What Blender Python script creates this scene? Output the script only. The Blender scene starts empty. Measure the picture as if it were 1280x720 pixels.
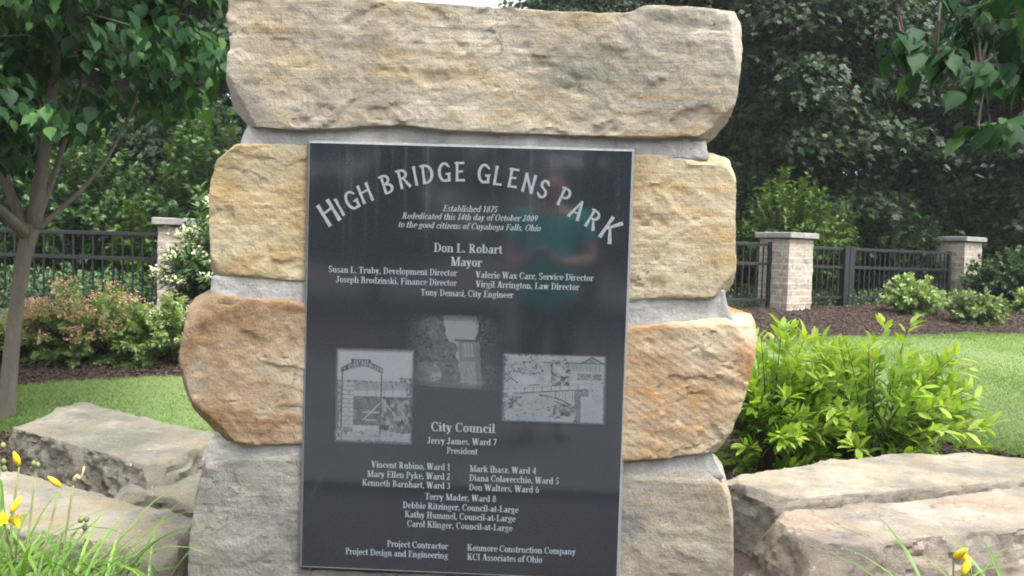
import bpy, math, random
import numpy as np
from mathutils import Vector, Matrix
random.seed(4)
SC = bpy.context.scene
COL = SC.collection
R_ = math.radians

# ------------------------------------------------------------------ camera
FPX = 1050.0
ZP = 0.22                                  # height of the plaque's lower edge
CAM = np.array([0.2083, -2.3432, 0.9255 + ZP])
_p, _y, _r = R_(-2.4993), R_(-1.9403), R_(1.7635)
FW = np.array([math.sin(_y)*math.cos(_p), math.cos(_y)*math.cos(_p), math.sin(_p)])
_R = np.array([math.cos(_y), -math.sin(_y), 0.0]); _U = np.cross(_R, FW)
RT = math.cos(_r)*_R + math.sin(_r)*_U
UP = -math.sin(_r)*_R + math.cos(_r)*_U
cd = bpy.data.cameras.new('camera'); cam = bpy.data.objects.new('camera', cd); COL.objects.link(cam)
cd.sensor_width = 36.0; cd.lens = FPX/1280*36; cd.clip_start = 0.02; cd.clip_end = 400
M = Matrix.Identity(4)
for i in range(3):
    M[i][0], M[i][1], M[i][2], M[i][3] = RT[i], UP[i], -FW[i], CAM[i]
cam.matrix_world = M
SC.camera = cam

# ------------------------------------------------------------------ light
SUN_EL, SUN_AZ = 64, 128                    # azimuth the light comes from, degrees clockwise from +Y
w = bpy.data.worlds.new('World'); SC.world = w; w.use_nodes = True
nt = w.node_tree; nt.nodes.clear()
sky = nt.nodes.new('ShaderNodeTexSky'); sky.sky_type = 'NISHITA'; sky.sun_disc = False
sky.sun_elevation = R_(SUN_EL); sky.sun_rotation = R_(SUN_AZ); sky.air_density = 1.2; sky.dust_density = 4.0
hs = nt.nodes.new('ShaderNodeHueSaturation'); hs.inputs['Saturation'].default_value = 0.22
hs.inputs['Value'].default_value = 1.25
bg = nt.nodes.new('ShaderNodeBackground'); bg.inputs['Strength'].default_value = 0.15
ow = nt.nodes.new('ShaderNodeOutputWorld')
nt.links.new(sky.outputs[0], hs.inputs['Color']); nt.links.new(hs.outputs[0], bg.inputs[0]); nt.links.new(bg.outputs[0], ow.inputs[0])
sl = bpy.data.lights.new('sun', 'SUN'); sl.energy = 1.6; sl.angle = R_(20); sl.color = (1.0, 0.965, 0.90)
so = bpy.data.objects.new('sun', sl); COL.objects.link(so)
_d = Vector((math.sin(R_(SUN_AZ))*math.cos(R_(SUN_EL)), math.cos(R_(SUN_AZ))*math.cos(R_(SUN_EL)), math.sin(R_(SUN_EL))))
so.rotation_euler = _d.to_track_quat('Z', 'Y').to_euler()
vs = SC.view_settings; vs.view_transform = 'Standard'; vs.look = 'None'; vs.gamma = 1; vs.use_curve_mapping = False
vs.exposure = 1.58
SC.cycles.max_bounces = 6; SC.cycles.transparent_max_bounces = 4
SC.cycles.use_denoising = True
SC.cycles.pixel_filter_type = 'BLACKMAN_HARRIS'; SC.cycles.filter_width = 1.9

# ------------------------------------------------------------------ helpers
def at(px, py, d):
    return CAM + d*(FW + (px-640)/FPX*RT - (py-360)/FPX*UP)
def ray(px, py):
    return FW + (px-640)/FPX*RT - (py-360)/FPX*UP
def on_y(px, py, y=0.0):
    v = ray(px, py); return CAM + v*((y-CAM[1])/v[1])
def on_z(px, py, z=0.0):
    v = ray(px, py); return CAM + v*((z-CAM[2])/v[2])
def terrain(x, y):
    d = np.asarray(y, float) + 2.34
    t = np.clip(d-4.0, 0, None)
    s = 0.0456*np.where(t < 1, t*t*0.5, t-0.5)
    s = np.where(d > 17, 0.0456*12.5 + 0.01*(d-17), s)
    return s + 0.012*np.sin(np.asarray(x)*1.7)*np.cos(np.asarray(y)*1.3)*np.clip(d-3.5, 0, 1)
def gpt(px, py):
    lo, hi = 1.0, 60.0
    for _ in range(50):
        m = (lo+hi)/2; p = at(px, py, m)
        if p[2] > terrain(p[0], p[1]): lo = m
        else: hi = m
    return at(px, py, lo)
def _hash(ix, iy, iz, s):
    n = (ix*374761393 + iy*668265263 + iz*1274126177 + s*974634541) & 0xffffffff
    n = ((n ^ (n >> 13))*1274126177) & 0xffffffff
    n = n ^ (n >> 16)
    return (n & 0xffff)/65535.0
def vnoise(p, s=0):
    p = np.asarray(p, float); i = np.floor(p).astype(np.int64); f = p-i; u = f*f*f*(f*(f*6-15)+10); r = 0
    for a in (0, 1):
        for b in (0, 1):
            for c in (0, 1):
                wt = (u[:, 0] if a else 1-u[:, 0])*(u[:, 1] if b else 1-u[:, 1])*(u[:, 2] if c else 1-u[:, 2])
                r = r + wt*_hash(i[:, 0]+a, i[:, 1]+b, i[:, 2]+c, s)
    return r*2-1
def fbm(p, s=0, o=4, g=0.5):
    r = 0; a = 1; t = 0
    for k in range(o):
        r = r + a*vnoise(np.asarray(p)*2**k+17.3*k, s+k); t += a; a *= g
    return r/t

def mesh_obj(name, V, F, mat=None, parent=None, smooth=False, attrs=None, loop3=None):
    """One mesh object. F: list of faces or an (n,k) array."""
    me = bpy.data.meshes.new(name)
    V = np.asarray(V, np.float32).reshape(-1, 3)
    if isinstance(F, np.ndarray): groups = [F]
    else:
        by = {}
        for f in F: by.setdefault(len(f), []).append(f)
        groups = [np.array(v, np.int32) for v in by.values()]
    nl = sum(g.size for g in groups); nf = sum(len(g) for g in groups)
    me.vertices.add(len(V)); me.vertices.foreach_set('co', V.ravel())
    me.loops.add(nl); me.polygons.add(nf)
    me.loops.foreach_set('vertex_index', np.concatenate([g.ravel() for g in groups]).astype(np.int32))
    tot = np.concatenate([np.full(len(g), g.shape[1], np.int32) for g in groups])
    me.polygons.foreach_set('loop_start', np.concatenate([[0], np.cumsum(tot)[:-1]]).astype(np.int32))
    me.polygons.foreach_set('loop_total', tot)
    me.polygons.foreach_set('use_smooth', np.full(nf, bool(smooth)))
    for k, a in (attrs or {}).items():
        at_ = me.attributes.new(k, 'FLOAT', 'POINT'); at_.data.foreach_set('value', np.asarray(a, np.float32))
    me.update(calc_edges=True); me.validate()
    o = bpy.data.objects.new(name, me); COL.objects.link(o)
    if mat: me.materials.append(mat)
    if parent: put(o, parent)
    return o
def put(o, parent):
    """Parent o (built in world coordinates) without moving it."""
    o.parent = parent
    o.matrix_parent_inverse = Matrix.Translation(parent.location).inverted()
def tag(o, label=None, cat=None, group=None, kind=None):
    if label: o['label'] = label
    if cat: o['category'] = cat
    if group: o['group'] = group
    if kind: o['kind'] = kind
    return o
def empty(name, loc, label, cat, group=None):
    o = bpy.data.objects.new(name, None); COL.objects.link(o); o.location = [float(c) for c in loc]
    o.empty_display_size = 0.1
    return tag(o, label, cat, group)
def copy_thing(root, loc, rz=0, sc=1, label=None, group=None):
    r = root.copy(); COL.objects.link(r); r.location = [float(c) for c in loc]
    r.rotation_euler = (0, 0, rz); r.scale = (sc, sc, sc)
    if label: r['label'] = label
    if group: r['group'] = group
    for ch in list(root.children):
        c = ch.copy(); COL.objects.link(c); c.parent = r
        for g in list(ch.children):
            d = g.copy(); COL.objects.link(d); d.parent = c
    return r
class MB:
    """collects boxes, tubes and polygons into one mesh"""
    def __init__(s): s.V = []; s.F = []; s.n = 0
    def add(s, V, F):
        V = np.asarray(V, float).reshape(-1, 3); s.V.append(V); s.F += [tuple(int(i)+s.n for i in f) for f in F]; s.n += len(V); return s
    def box(s, x0, x1, y0, y1, z0, z1, T=None, b=0.0):
        if b > 0:
            v = []
            for zz, ins in ((z0, b), (z0+b, 0), (z1-b, 0), (z1, b)):
                a0, a1, b0, b1 = x0+ins, x1-ins, y0+ins, y1-ins
                c = b if ins == 0 else b*0.6
                v += [(a0+c, b0, zz), (a1-c, b0, zz), (a1, b0+c, zz), (a1, b1-c, zz), (a1-c, b1, zz), (a0+c, b1, zz), (a0, b1-c, zz), (a0, b0+c, zz)]
            f = [tuple(range(7, -1, -1)), tuple(range(24, 32))]
            for k in range(3):
                for i in range(8):
                    j = (i+1) % 8; f.append((k*8+i, k*8+j, k*8+8+j, k*8+8+i))
        else:
            v = [(x0, y0, z0), (x1, y0, z0), (x1, y1, z0), (x0, y1, z0), (x0, y0, z1), (x1, y0, z1), (x1, y1, z1), (x0, y1, z1)]
            f = [(3, 2, 1, 0), (4, 5, 6, 7), (0, 1, 5, 4), (1, 2, 6, 5), (2, 3, 7, 6), (3, 0, 4, 7)]
        v = np.array(v, float)
        if T is not None: v = v @ T[0].T + T[1]
        return s.add(v, f)
    def tube(s, pts, rad, n=7, cap=True):
        pts = np.asarray(pts, float); rad = np.broadcast_to(np.asarray(rad, float), (len(pts),))
        t = np.gradient(pts, axis=0); t /= np.linalg.norm(t, axis=1)[:, None]+1e-9
        ref = np.array([0.31, 0.95, 0.02]) if abs(t[0][2]) > .6 else np.array([0.0, 0.05, 1.0])
        V = []
        for p, d, r in zip(pts, t, rad):
            a = np.cross(d, ref); a /= np.linalg.norm(a)+1e-9; b = np.cross(d, a)
            for k in range(n):
                q = 2*math.pi*k/n; V.append(p+r*(math.cos(q)*a+math.sin(q)*b))
        F = []
        for i in range(len(pts)-1):
            for k in range(n):
                j = (k+1) % n; F.append((i*n+k, i*n+j, (i+1)*n+j, (i+1)*n+k))
        if cap: F += [tuple(range(n-1, -1, -1)), tuple(range((len(pts)-1)*n, len(pts)*n))]
        return s.add(V, F)
    def build(s, name, mat, parent=None, smooth=False):
        return mesh_obj(name, np.concatenate(s.V), s.F, mat, parent, smooth)
def rotz(a):
    return np.array([[math.cos(a), -math.sin(a), 0], [math.sin(a), math.cos(a), 0], [0, 0, 1.0]])

# ------------------------------------------------------------------ materials
def new_mat(name):
    m = bpy.data.materials.new(name); m.use_nodes = True; t = m.node_tree; t.nodes.clear()
    out = t.nodes.new('ShaderNodeOutputMaterial'); b = t.nodes.new('ShaderNodeBsdfPrincipled')
    t.links.new(b.outputs[0], out.inputs[0]); return m, t, b, out
def N(t, typ, **kw):
    n = t.nodes.new(typ)
    for k, v in kw.items():
        if k in n.inputs.keys(): n.inputs[k].default_value = v
        else: setattr(n, k, v)
    return n
def ramp(t, src, stops, interp='LINEAR'):
    r = t.nodes.new('ShaderNodeValToRGB'); r.color_ramp.interpolation = interp
    e = r.color_ramp.elements
    while len(e) > 1: e.remove(e[-1])
    for i, (p, c) in enumerate(stops):
        c = (c, c, c, 1) if not hasattr(c, '__len__') else (*c, 1)
        if i == 0: e[0].position = p; e[0].color = c
        else:
            x = e.new(p); x.color = c
    t.links.new(src, r.inputs[0]); return r.outputs[0]
def mix(t, fac, a, b, mode='MIX'):
    n = t.nodes.new('ShaderNodeMix'); n.data_type = 'RGBA'; n.blend_type = mode
    for s, v in ((n.inputs[0], fac), (n.inputs[6], a), (n.inputs[7], b)):
        if hasattr(v, 'is_output'): t.links.new(v, s)
        elif hasattr(v, '__len__'): s.default_value = (*v, 1)
        else: s.default_value = v
    return n.outputs[2]
def coords(t, scale=(1, 1, 1), rot=(0, 0, 0), loc=(0, 0, 0)):
    c = t.nodes.new('ShaderNodeTexCoord'); m = t.nodes.new('ShaderNodeMapping')
    m.inputs['Scale'].default_value = scale; m.inputs['Rotation'].default_value = rot; m.inputs['Location'].default_value = loc
    t.links.new(c.outputs['Object'], m.inputs[0]); return m.outputs[0]
def noise(t, vec, scale, detail=6, rough=0.55, dist=0.0):
    n = N(t, 'ShaderNodeTexNoise', Scale=scale, Detail=detail, Roughness=rough, Distortion=dist)
    t.links.new(vec, n.inputs['Vector']); return n.outputs[0]
def bump(t, b, hts, dist=0.01):
    prev = None
    for h, s, d in hts:
        n = N(t, 'ShaderNodeBump', Strength=s, Distance=d); t.links.new(h, n.inputs['Height'])
        if prev: t.links.new(prev, n.inputs['Normal'])
        prev = n.outputs[0]
    t.links.new(prev, b.inputs['Normal'])
def plain(name, col, rough=0.6, metal=0.0, var=0.12, scale=30, spec=0.5):
    m, t, b, o = new_mat(name); v = coords(t)
    n = noise(t, v, scale, 5)
    c = ramp(t, n, [(0.3, [x*(1-var) for x in col]), (0.7, [x*(1+var) for x in col])])
    t.links.new(c, b.inputs['Base Color']); b.inputs['Roughness'].default_value = rough; b.inputs['Metallic'].default_value = metal
    b.inputs['Specular IOR Level'].default_value = spec
    bump(t, b, [(n, 0.15, 0.002)]); return m

def sandstone(name, base, light, rust, rust_amt=0.45, grey=(0.20, 0.19, 0.17), grey_amt=0.3, band=12.0, tilt=0.12, seed=0.0, chisel=0.0, rx=0.0):
    m, t, b, o = new_mat(name)
    v = coords(t, loc=(seed, seed*1.7, seed*0.6))
    n1 = noise(t, v, 4.5, 8, 0.6, 0.4)
    c = ramp(t, n1, [(0.34, base), (0.62, light)])
    # bedding bands of iron stain, tilted and warped
    vb = coords(t, scale=(1.1, 1.1, band), rot=(rx, tilt, 0), loc=(seed, 0, seed))
    nb = noise(t, vb, 1.3, 7, 0.62, 0.9)
    nr = noise(t, v, 2.6, 5, 0.6, 0.6)
    mb = ramp(t, nb, [(0.46, 0.0), (0.60, 1.0)]); mr = ramp(t, nr, [(0.60-rust_amt*0.45, 0.0), (0.80-rust_amt*0.38, 1.0)])
    f = mix(t, 1.0, mb, mr, 'MULTIPLY')
    f2 = mix(t, 0.45, f, mr)
    c = mix(t, f2, c, rust)
    # grey weathering and lichen
    ng = noise(t, v, 3.1, 9, 0.68)
    mg = ramp(t, ng, [(0.66-grey_amt*0.5, 0.0), (0.78-grey_amt*0.35, 0.85)])
    c = mix(t, mg, c, grey)
    # dark pits, pale scuffs
    np_ = noise(t, v, 38, 6, 0.65); c = mix(t, ramp(t, np_, [(0.27, 0.75), (0.37, 0.0)]), c, (0.09, 0.07, 0.05))
    nq = noise(t, v, 26, 5, 0.7); c = mix(t, ramp(t, nq, [(0.66, 0.0), (0.74, 0.6)]), c, (0.62, 0.57, 0.48))
    vst = coords(t, scale=(1.0, 1.0, band*4.5), rot=(rx, tilt*1.6, 0), loc=(seed*2, 0, seed)); nst = noise(t, vst, 1.6, 6, 0.6, 0.5)
    msk = ramp(t, noise(t, v, 3.3, 4, .6), [(0.50, 0.0), (0.62, 1.0)])
    c = mix(t, mix(t, 1.0, ramp(t, nst, [(0.52, 0.0), (0.60, 0.75)]), msk, 'MULTIPLY'), c, [x*0.9 for x in rust])
    nsp = noise(t, v, 75, 4, 0.8); c = mix(t, ramp(t, nsp, [(0.62, 0.0), (0.70, 0.55)]), c, (0.72, 0.68, 0.60))
    c = mix(t, ramp(t, nsp, [(0.30, 0.5), (0.38, 0.0)]), c, (0.12, 0.10, 0.08))
    vcr = coords(t, scale=(1, 1, 2.0), rot=(rx, tilt*2, 0), loc=(seed*3, 1, seed)); ncr = noise(t, vcr, 3.2, 5, .55, .8)
    mcr = ramp(t, noise(t, v, 2.1, 3, .5), [(0.52, 0.0), (0.60, 1.0)])
    crk = mix(t, 1.0, ramp(t, ncr, [(0.492, 0.0), (0.498, 0.5), (0.502, 0.5), (0.508, 0.0)]), mcr, 'MULTIPLY'); c = mix(t, crk, c, (0.07, 0.055, 0.04))
    gr = noise(t, v, 260, 3, 0.7)
    c = mix(t, 1.0, c, ramp(t, gr, [(0.25, 0.78), (0.75, 1.18)]), 'MULTIPLY')
    t.links.new(c, b.inputs['Base Color']); b.inputs['Roughness'].default_value = 0.92
    b.inputs['Specular IOR Level'].default_value = 0.2
    hs_ = [(noise(t, v, 26, 12, 0.78), 0.7, 0.018), (noise(t, v, 110, 6, 0.75), 0.6, 0.006), (nb, 0.5, 0.012), (crk, -0.5, 0.008)]
    if chisel > 0:
        vc = coords(t, scale=(1, 1, 1), rot=(0, -0.55, 0), loc=(seed, 0, 0))
        wv = N(t, 'ShaderNodeTexWave', Scale=16.0, Distortion=3.5, Detail=3.0); wv.inputs['Detail Scale'].default_value = 2.0
        wv.bands_direction = 'Z'; t.links.new(vc, wv.inputs['Vector'])
        hs_.append((wv.outputs[1], chisel, 0.006))
    bump(t, b, hs_); return m

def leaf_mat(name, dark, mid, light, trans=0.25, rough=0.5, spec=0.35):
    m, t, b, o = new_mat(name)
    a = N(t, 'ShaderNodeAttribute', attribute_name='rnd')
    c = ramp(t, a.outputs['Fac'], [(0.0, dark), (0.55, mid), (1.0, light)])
    n = noise(t, coords(t), 60, 4); c = mix(t, 1.0, c, ramp(t, n, [(0.3, 0.85), (0.7, 1.12)]), 'MULTIPLY')
    t.links.new(c, b.inputs['Base Color']); b.inputs['Roughness'].default_value = rough; b.inputs['Specular IOR Level'].default_value = spec
    tr = N(t, 'ShaderNodeBsdfTranslucent'); c2 = mix(t, 1.0, c, (1.5, 1.6, 0.55), 'MULTIPLY'); t.links.new(c2, tr.inputs[0])
    mx = N(t, 'ShaderNodeMixShader'); mx.inputs[0].default_value = trans
    t.links.new(b.outputs[0], mx.inputs[1]); t.links.new(tr.outputs[0], mx.inputs[2]); t.links.new(mx.outputs[0], o.inputs[0])
    return m
def bark_mat(name, a, c2, sc=14):
    m, t, b, o = new_mat(name); v = coords(t, scale=(1, 1, 0.25)); n = noise(t, v, sc, 8, 0.65, 0.5)
    v2 = coords(t); n2 = noise(t, v2, 5, 4)
    c = mix(t, n2, ramp(t, n, [(0.3, a), (0.7, c2)]), [x*0.8 for x in c2])
    t.links.new(c, b.inputs['Base Color']); b.inputs['Roughness'].default_value = 0.9
    n3 = noise(t, coords(t), 45, 5, .7); bump(t, b, [(n, 1.0, 0.035), (n3, .8, .010)]); return m

M_MULCH, t, b, o = new_mat('mulch')
v = coords(t); n = noise(t, v, 42, 7, 0.7); n2 = noise(t, v, 1.3, 4)
c = ramp(t, n, [(0.3, (0.018, 0.011, 0.008)), (0.55, (0.043, 0.026, 0.018)), (0.75, (0.085, 0.056, 0.040))])
c = mix(t, 1.0, c, ramp(t, n2, [(0.3, 0.8), (0.7, 1.15)]), 'MULTIPLY')
t.links.new(c, b.inputs['Base Color']); b.inputs['Roughness'].default_value = 0.95; bump(t, b, [(n, 0.9, 0.03)])
M_CHIP = plain('bark_chip', (0.056, 0.035, 0.025), 0.9, 0, 0.5, 25)
M_LAWN, t, b, o = new_mat('lawn_soil')
v = coords(t); n = noise(t, v, 70, 5, 0.7); n2 = noise(t, v, 0.9, 5)
c = mix(t, ramp(t, n2, [(0.35, 0.0), (0.65, 1.0)]), ramp(t, n, [(0.3, (0.10, 0.15, 0.045)), (0.7, (0.17, 0.24, 0.08))]), ramp(t, n, [(0.3, (0.125, 0.17, 0.055)), (0.7, (0.20, 0.26, 0.10))]))
t.links.new(c, b.inputs['Base Color']); b.inputs['Roughness'].default_value = 0.95; bump(t, b, [(n, 0.6, 0.02)])
M_GRASS = leaf_mat('grass_blade', (0.075, 0.14, 0.032), (0.155, 0.24, 0.07), (0.25, 0.30, 0.125), 0.3, 0.55, 0.25)
M_PATH = plain('path_asphalt', (0.06, 0.06, 0.06), 0.9, 0, 0.2, 8)
M_MORTAR, t, b, o = new_mat('mortar')
v = coords(t); n = noise(t, v, 9, 8, 0.65); g = noise(t, v, 140, 4, 0.7)
vs_ = coords(t, scale=(14, 14, 1.2)); ns = noise(t, vs_, 2.0, 5, 0.6)
c = mix(t, ramp(t, ns, [(0.45, 0.0), (0.68, 0.5)]), ramp(t, n, [(0.3, (0.27, 0.265, 0.25)), (0.7, (0.41, 0.405, 0.39))]), (0.47, 0.465, 0.45))
c = mix(t, 1.0, c, ramp(t, g, [(0.25, 0.85), (0.75, 1.12)]), 'MULTIPLY')
t.links.new(c, b.inputs['Base Color']); b.inputs['Roughness'].default_value = 0.95; b.inputs['Specular IOR Level'].default_value = 0.2
bump(t, b, [(noise(t, v, 30, 8, .7), 0.6, 0.014), (g, 0.5, 0.003)])

# polished granite; the engraved pictures carry a "tone" attribute where the polish is blasted away
M_GRANITE, t, b, o = new_mat('granite')
v = coords(t); g = noise(t, v, 420, 2, 0.8); g2 = noise(t, v, 150, 3, 0.7)
c = ramp(t, g, [(0.30, (0.006, 0.0075, 0.011)), (0.55, (0.013, 0.016, 0.023)), (0.70, (0.052, 0.061, 0.078))])
c = mix(t, ramp(t, g2, [(0.5, 0.0), (0.75, 0.5)]), c, (0.05, 0.054, 0.06))
vv = coords(t, scale=(30, 30, 0.8)); st = noise(t, vv, 1.6, 5, 0.6)
sx = N(t, 'ShaderNodeSeparateXYZ'); tc = t.nodes.new('ShaderNodeTexCoord'); t.links.new(tc.outputs['Object'], sx.inputs[0])
mr = N(t, 'ShaderNodeMapRange'); t.links.new(sx.outputs[2], mr.inputs[0])
mr.inputs[1].default_value = 1.10; mr.inputs[2].default_value = 1.24
drip = mix(t, 1.0, ramp(t, st, [(0.54, 0.0), (0.74, 0.30)]), mr.outputs[0], 'MULTIPLY')
c = mix(t, drip, c, (0.10, 0.108, 0.118))
film = noise(t, v, 3.0, 5, 0.6); c = mix(t, ramp(t, film, [(0.4, 0.03), (0.75, 0.09)]), c, (0.12, 0.135, 0.15))
ta = N(t, 'ShaderNodeAttribute', attribute_name='tone')
c = mix(t, ta.outputs['Fac'], c, (0.20, 0.222, 0.255))
t.links.new(c, b.inputs['Base Color'])
rr = N(t, 'ShaderNodeMapRange'); t.links.new(ta.outputs['Fac'], rr.inputs[0]); rr.inputs[3].default_value = 0.07; rr.inputs[4].default_value = 0.55
t.links.new(rr.outputs[0], b.inputs['Roughness']); b.inputs['IOR'].default_value = 1.98
M_LETTER = plain('blasted_letter', (0.235, 0.26, 0.285), 0.85, 0, 0.15, 120, 0.2)
M_EDGE = plain('sawn_granite_edge', (0.17, 0.182, 0.195), 0.7, 0, 0.2, 60, 0.3)

M_METAL = plain('black_fence_paint', (0.012, 0.014, 0.016), 0.45, 0, 0.2, 20)
M_CAP = plain('cast_stone_cap', (0.26, 0.255, 0.24), 0.9, 0, 0.3, 9)
M_BRICK, t, b, o = new_mat('split_faced_block')
tc = t.nodes.new('ShaderNodeTexCoord'); sx = N(t, 'ShaderNodeSeparateXYZ'); t.links.new(tc.outputs['Object'], sx.inputs[0])
ad = N(t, 'ShaderNodeMath', operation='ADD'); t.links.new(sx.outputs[0], ad.inputs[0]); t.links.new(sx.outputs[1], ad.inputs[1])
cb = N(t, 'ShaderNodeCombineXYZ'); t.links.new(ad.outputs[0], cb.inputs[0]); t.links.new(sx.outputs[2], cb.inputs[1])
bt = N(t, 'ShaderNodeTexBrick', Scale=1.0); bt.inputs['Color1'].default_value = (0.30, 0.255, 0.20, 1); bt.inputs['Color2'].default_value = (0.39, 0.345, 0.285, 1)
bt.inputs['Mortar'].default_value = (0.50, 0.47, 0.42, 1); bt.inputs['Mortar Size'].default_value = 0.006; bt.inputs['Brick Width'].default_value = 0.29; bt.inputs['Row Height'].default_value = 0.098
t.links.new(cb.outputs[0], bt.inputs['Vector'])
v = coords(t); n = noise(t, v, 18, 7, 0.65)
c = mix(t, 1.0, bt.outputs[0], ramp(t, n, [(0.3, 0.72), (0.7, 1.22)]), 'MULTIPLY'); t.links.new(c, b.inputs['Base Color']); b.inputs['Roughness'].default_value = 0.95
bump(t, b, [(n, 0.5, 0.02), (bt.outputs[1], -0.6, 0.01)])

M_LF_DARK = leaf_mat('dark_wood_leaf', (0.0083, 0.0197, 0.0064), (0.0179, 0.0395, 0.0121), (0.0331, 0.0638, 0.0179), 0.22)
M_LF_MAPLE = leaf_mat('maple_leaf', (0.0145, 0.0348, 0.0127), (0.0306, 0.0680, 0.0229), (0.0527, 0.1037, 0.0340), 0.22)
M_LF_PALE = leaf_mat('pale_locust_leaf', (0.036, 0.075, 0.015), (0.066, 0.128, 0.026), (0.11, 0.185, 0.042), 0.3)
M_LF_BIG = leaf_mat('heart_leaf', (0.013, 0.042, 0.016), (0.028, 0.078, 0.026), (0.070, 0.155, 0.038), 0.28, 0.55, 0.15)
M_LF_LIME = leaf_mat('lime_leaf', (0.11, 0.215, 0.028), (0.29, 0.43, 0.06), (0.48, 0.57, 0.12), 0.38, 0.45, 0.35)
M_LF_SHRUB = leaf_mat('shrub_leaf', (0.10, 0.17, 0.055), (0.19, 0.285, 0.095), (0.29, 0.37, 0.15), 0.3)
M_LF_RED = leaf_mat('bronze_shoot', (0.23, 0.14, 0.08), (0.38, 0.195, 0.135), (0.43, 0.28, 0.18), 0.2)
M_LF_CREAM = leaf_mat('cream_flower', (0.45, 0.45, 0.28), (0.62, 0.62, 0.45), (0.75, 0.75, 0.62), 0.2, 0.7, 0.1)
M_LF_VIB = leaf_mat('viburnum_leaf', (0.030, 0.072, 0.026), (0.06, 0.125, 0.042), (0.11, 0.19, 0.065), 0.25)
M_LF_LILY = leaf_mat('daylily_leaf', (0.055, 0.12, 0.018), (0.115, 0.225, 0.035), (0.22, 0.34, 0.07), 0.3, 0.4, 0.4)
M_STALK = plain('daylily_stalk', (0.14, 0.17, 0.06), 0.6, 0, 0.3, 40)
M_PETAL = plain('yellow_petal', (0.80, 0.52, 0.02), 0.55, 0, 0.12, 60)
M_SPENT = plain('withered_bloom', (0.55, 0.40, 0.24), 0.8, 0, 0.25, 60)
M_BARK = bark_mat('dark_bark', (0.030, 0.024, 0.020), (0.075, 0.062, 0.052))
M_BARK_G = bark_mat('grey_bark', (0.085, 0.070, 0.056), (0.19, 0.165, 0.135), 18)
M_TWIG = plain('twig', (0.10, 0.065, 0.045), 0.85, 0, 0.3, 40)

# ------------------------------------------------------------------ ground
def axis(a, b, fine0, fine1, step, coarse):
    return np.unique(np.round(np.concatenate([np.linspace(a, fine0, coarse), np.arange(fine0, fine1, step), np.linspace(fine1, b, coarse)]), 4))
def sheet(name, xs, ys, dz, mat, mask=None, lump=0.0):
    X, Y = np.meshgrid(xs, ys); Z = terrain(X, Y)+dz
    P = np.stack([X.ravel(), Y.ravel(), Z.ravel()], 1)
    if lump: P[:, 2] += lump*fbm(P*np.array([5, 5, 0.0])+3, 5, 4)
    n, m_ = len(xs), len(ys); i = np.arange(n*m_).reshape(m_, n)
    F = np.stack([i[:-1, :-1], i[:-1, 1:], i[1:, 1:], i[1:, :-1]], -1).reshape(-1, 4)
    return mesh_obj(name, P, F, mat, smooth=True)
tag(sheet('ground', axis(-90, 90, -6, 9, 0.12, 12), axis(-60, 120, -1.4, 14, 0.12, 12), 0.0, M_MULCH, lump=0.02), 'dark bark mulch ground of the planting beds', 'ground', kind='structure')
tag(sheet('path', np.linspace(-14, 14, 30), np.linspace(-6.2, -1.55, 12), 0.035, M_PATH), 'dark asphalt path in front of the stone monument', 'path', kind='structure')
LB = np.array([(-3.75, 3.05), (-3.2, 3.65), (-1.5, 4.2), (1, 6.0), (3, 7.15), (4.5, 7.9), (7, 8.5), (14, 9.3)])
LFr = np.array([(-3.75, 2.85), (-2.9, 2.40), (-2, 2.3), (0, 2.6), (1.2, 3.25), (2.2, 3.15), (3.0, 2.62), (4, 2.25), (9, 1.6), (14, 1.5)])
def lawn_range(x):
    wob = 0.05*np.sin(np.asarray(x)*3.1)+0.03*np.sin(np.asarray(x)*7.7)
    return np.interp(x, LFr[:, 0], LFr[:, 1])+wob, np.interp(x, LB[:, 0], LB[:, 1])-wob
xs = np.arange(-3.75, 14.01, 0.12); tt = np.linspace(0, 1, 36)
f0, f1 = lawn_range(xs); X = np.repeat(xs[None], 36, 0); Y = f0[None]+(f1-f0)[None]*tt[:, None]
Z = terrain(X, Y)+0.018+0.03*np.minimum(1, np.minimum(tt, 1-tt)*14)[:, None]
i = np.arange(X.size).reshape(X.shape)
F = np.stack([i[:-1, :-1], i[:-1, 1:], i[1:, 1:], i[1:, :-1]], -1).reshape(-1, 4)
tag(mesh_obj('lawn', np.stack([X.ravel(), Y.ravel(), Z.ravel()], 1), F, M_LAWN, smooth=True), 'mown green lawn behind the monument', 'lawn', kind='structure')
0 and tag(sheet('front_lawn', np.linspace(-40, 40, 40), np.linspace(-40, -6.2, 30), 0.03, M_LAWN), 'lawn behind the path, seen in the plaque', 'lawn', kind='structure')
rng = np.random.default_rng(7)
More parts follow.
